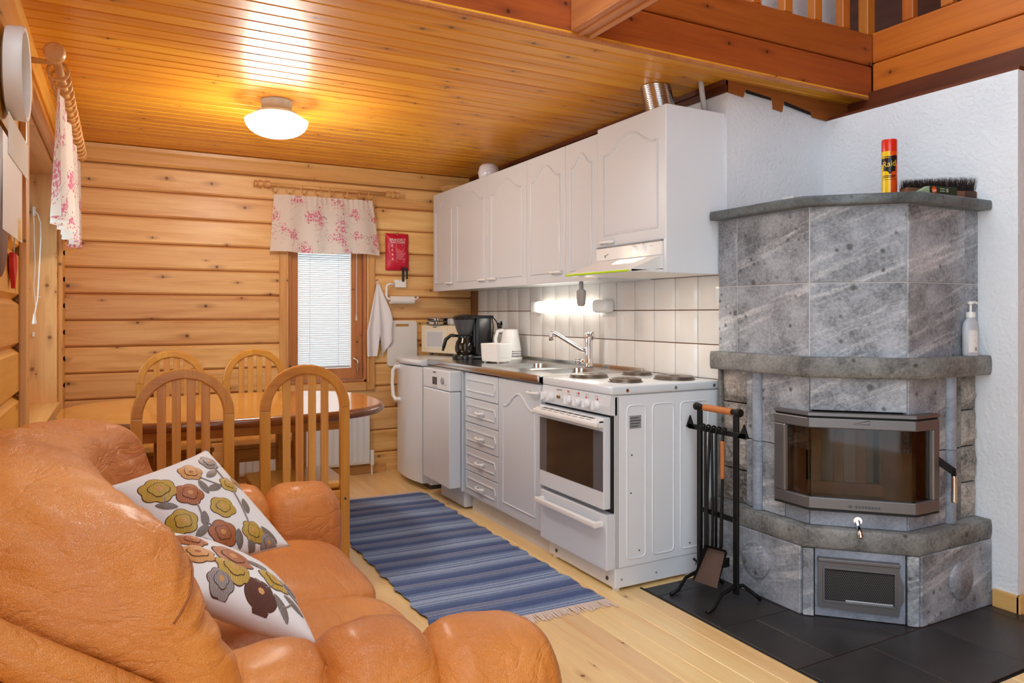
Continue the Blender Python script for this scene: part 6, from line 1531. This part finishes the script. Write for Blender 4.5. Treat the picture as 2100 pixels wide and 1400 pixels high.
# ------------------------------------------------------------------ throw pillows with embroidered flowers
def pillow(label, TL, TR, BR, BL, t, flowers, leaves, stems, seed):
    TL, TR, BR, BL = map(Vector, (TL, TR, BR, BL))
    n = (TR-TL).cross(BL-TL).normalized(); ctr = (TL+TR+BR+BL)/4
    if n.dot(Vector((0, 0, 1.2))-ctr) < 0: n = -n
    def P(u, v, side=1, o=0.0):
        a, b = 2*u-1, 2*v-1; k = 0.06
        uu = 0.5+(u-0.5)*(1-k*(1-b*b)); vv = 0.5+(v-0.5)*(1-k*(1-a*a))
        p = (TL*(1-uu)+TR*uu)*(1-vv)+(BL*(1-uu)+BR*uu)*vv
        s_ = max(0, 1-abs(a)**2.4)**0.55*max(0, 1-abs(b)**2.4)**0.55
        w = mnoise.fractal(Vector((u*3+seed, v*3, 0)), 1.0, 2.0, 2)*0.006*s_
        return p+n*side*(t*s_+w+o)
    root = thing('throw_pillow', label, 'pillow', ctr-Vector((0, 0, t)), 0, 'embroidered throw pillows')
    N = 40; mb = MB().grid(lambda u, v: P(u, v, 1), N, N).grid(lambda u, v: P(u, v, -1), N, N)
    bm = bmesh.new(); me = mb.mesh('cover', None); bm.from_mesh(me); bmesh.ops.remove_doubles(bm, verts=bm.verts, dist=0.0008); m2 = MB().bm(bm)
    obj('cover', m2, M['linen'], root, True)
    clampf = lambda x: min(0.995, max(0.005, x))
    def patch(cu, cv, fn, nr, na, mat, name, par, o0=0.0012, dome=0.002):
        mbp = MB(); vs = []
        for j in range(nr+1):
            for i in range(na):
                r = j/nr; th = 2*PI*i/na; du, dv = fn(r, th)
                vs.append(P(clampf(cu+du), clampf(cv+dv), 1, o0+dome*(1-r*r)))
        fs = [(j*na+i, j*na+(i+1) % na, (j+1)*na+(i+1) % na, (j+1)*na+i) for j in range(nr) for i in range(na)]
        return obj(name, mbp.add(vs, fs), mat, par, True)
    asp = (TR-TL).length/(BL-TL).length
    def petal(R, nl, ph, depth=0.16):
        def fn(r, th):
            q = R*r*(1-depth+depth*abs(math.cos(nl*th/2+ph))); return q*math.cos(th), q*math.sin(th)*asp
        return fn
    rr = random.Random(int(seed*10))
    for (cu, cv, R, mat) in flowers:
        R *= 1.22; nl = rr.choice((5, 6)); ph = rr.random()*3
        patch(cu, cv, petal(R*1.06, nl, ph), 3, 40, M['brownf'], 'flower_outline', root, 0.0006, 0.0008)
        f = patch(cu, cv, petal(R, nl, ph), 4, 40, M[mat], 'flower', root, 0.0014, 0.003)
        patch(cu, cv, petal(R*0.60, 4, ph+1, 0.2), 3, 30, M['brownf'], 'petal_line', f, 0.0042, 0.0008)
        patch(cu, cv, petal(R*0.55, 4, ph+1, 0.2), 3, 30, M[mat], 'inner_petal', f, 0.0048, 0.0012)
        patch(cu, cv, petal(R*0.2, 6, ph), 2, 18, M['apric' if mat != 'apric' else 'rustf'], 'flower_eye', f, 0.0062, 0.0012)
    for (cu, cv) in leaves:
        an = rr.random()*PI; Lf, Wf = 0.085, 0.036
        def fn(r, th, an=an):
            x = Lf*math.cos(th)*r; y = Wf*math.sin(th)*r*(1-0.30*math.cos(th)**2)
            return x*math.cos(an)-y*math.sin(an), (x*math.sin(an)+y*math.cos(an))*asp
        lf = patch(cu, cv, fn, 3, 28, M['leaf'], 'leaf', root, 0.0012, 0.0015)
    for (a, b) in stems:
        pts = [P(clampf(a[0]+(b[0]-a[0])*k/10), clampf(a[1]+(b[1]-a[1])*k/10+0.02*math.sin(PI*k/10)), 1, 0.0012) for k in range(11)]
        obj('stem', MB().tube(pts, 0.0022, 5), M['taupe'], root, True)
    return root
pillow('white throw pillow embroidered with gold and rust flowers, propped upright', (-0.03, 2.16, 0.752), (0.225, 2.32, 0.80), (0.405, 2.02, 0.572), (0.16, 1.99, 0.535), 0.062,
       [(0.21, 0.25, 0.115, 'gold'), (0.38, 0.4, 0.099, 'rustf'), (0.57, 0.2, 0.086, 'apric'), (0.83, 0.16, 0.076, 'taupe'), (0.8, 0.43, 0.07, 'gold'), (0.56, 0.61, 0.092, 'gold'), (0.17, 0.59, 0.102, 'gold'), (0.4, 0.81, 0.102, 'rustf'), (0.68, 0.87, 0.083, 'gold'), (0.96, 0.41, 0.057, 'apric'), (0.78, 0.97, 0.07, 'taupe')],
       [(0.16, 0.41), (0.74, 0.28), (0.55, 0.38), (0.64, 0.42), (0.34, 0.65), (0.25, 0.73), (0.52, 0.89), (0.79, 0.65), (0.83, 0.91), (0.61, 0.96)],
       [((0.57, 0.24), (0.72, 0.42)), ((0.38, 0.48), (0.33, 0.62)), ((0.33, 0.66), (0.4, 0.76)), ((0.8, 0.45), (0.68, 0.82)), ((0.83, 0.2), (0.8, 0.36)), ((0.2, 0.32), (0.13, 0.42))], 1.3)
pillow('white throw pillow with velvety brown and gold flowers, lying flat in front', (0.05, 1.96, 0.685), (0.345, 1.82, 0.545), (0.375, 1.585, 0.485), (0.115, 1.68, 0.615), 0.062,
       [(0.15, 0.58, 0.102, 'apric'), (0.18, 0.34, 0.083, 'rustf'), (0.43, 0.50, 0.12, 'rustf'), (0.38, 0.72, 0.11, 'gold'), (0.26, 0.89, 0.08, 'taupe'), (0.56, 0.87, 0.10, 'brownf'), (0.72, 0.62, 0.096, 'gold'), (0.88, 0.57, 0.083, 'taupe')],
       [(0.63, 0.45), (0.72, 0.9), (0.60, 0.80), (0.37, 0.08), (0.1, 0.12), (0.84, 0.81)],
       [((0.60, 0.80), (0.72, 0.66)), ((0.63, 0.45), (0.74, 0.56)), ((0.56, 0.9), (0.6, 0.82)), ((0.72, 0.9), (0.82, 0.81))], 4.1)
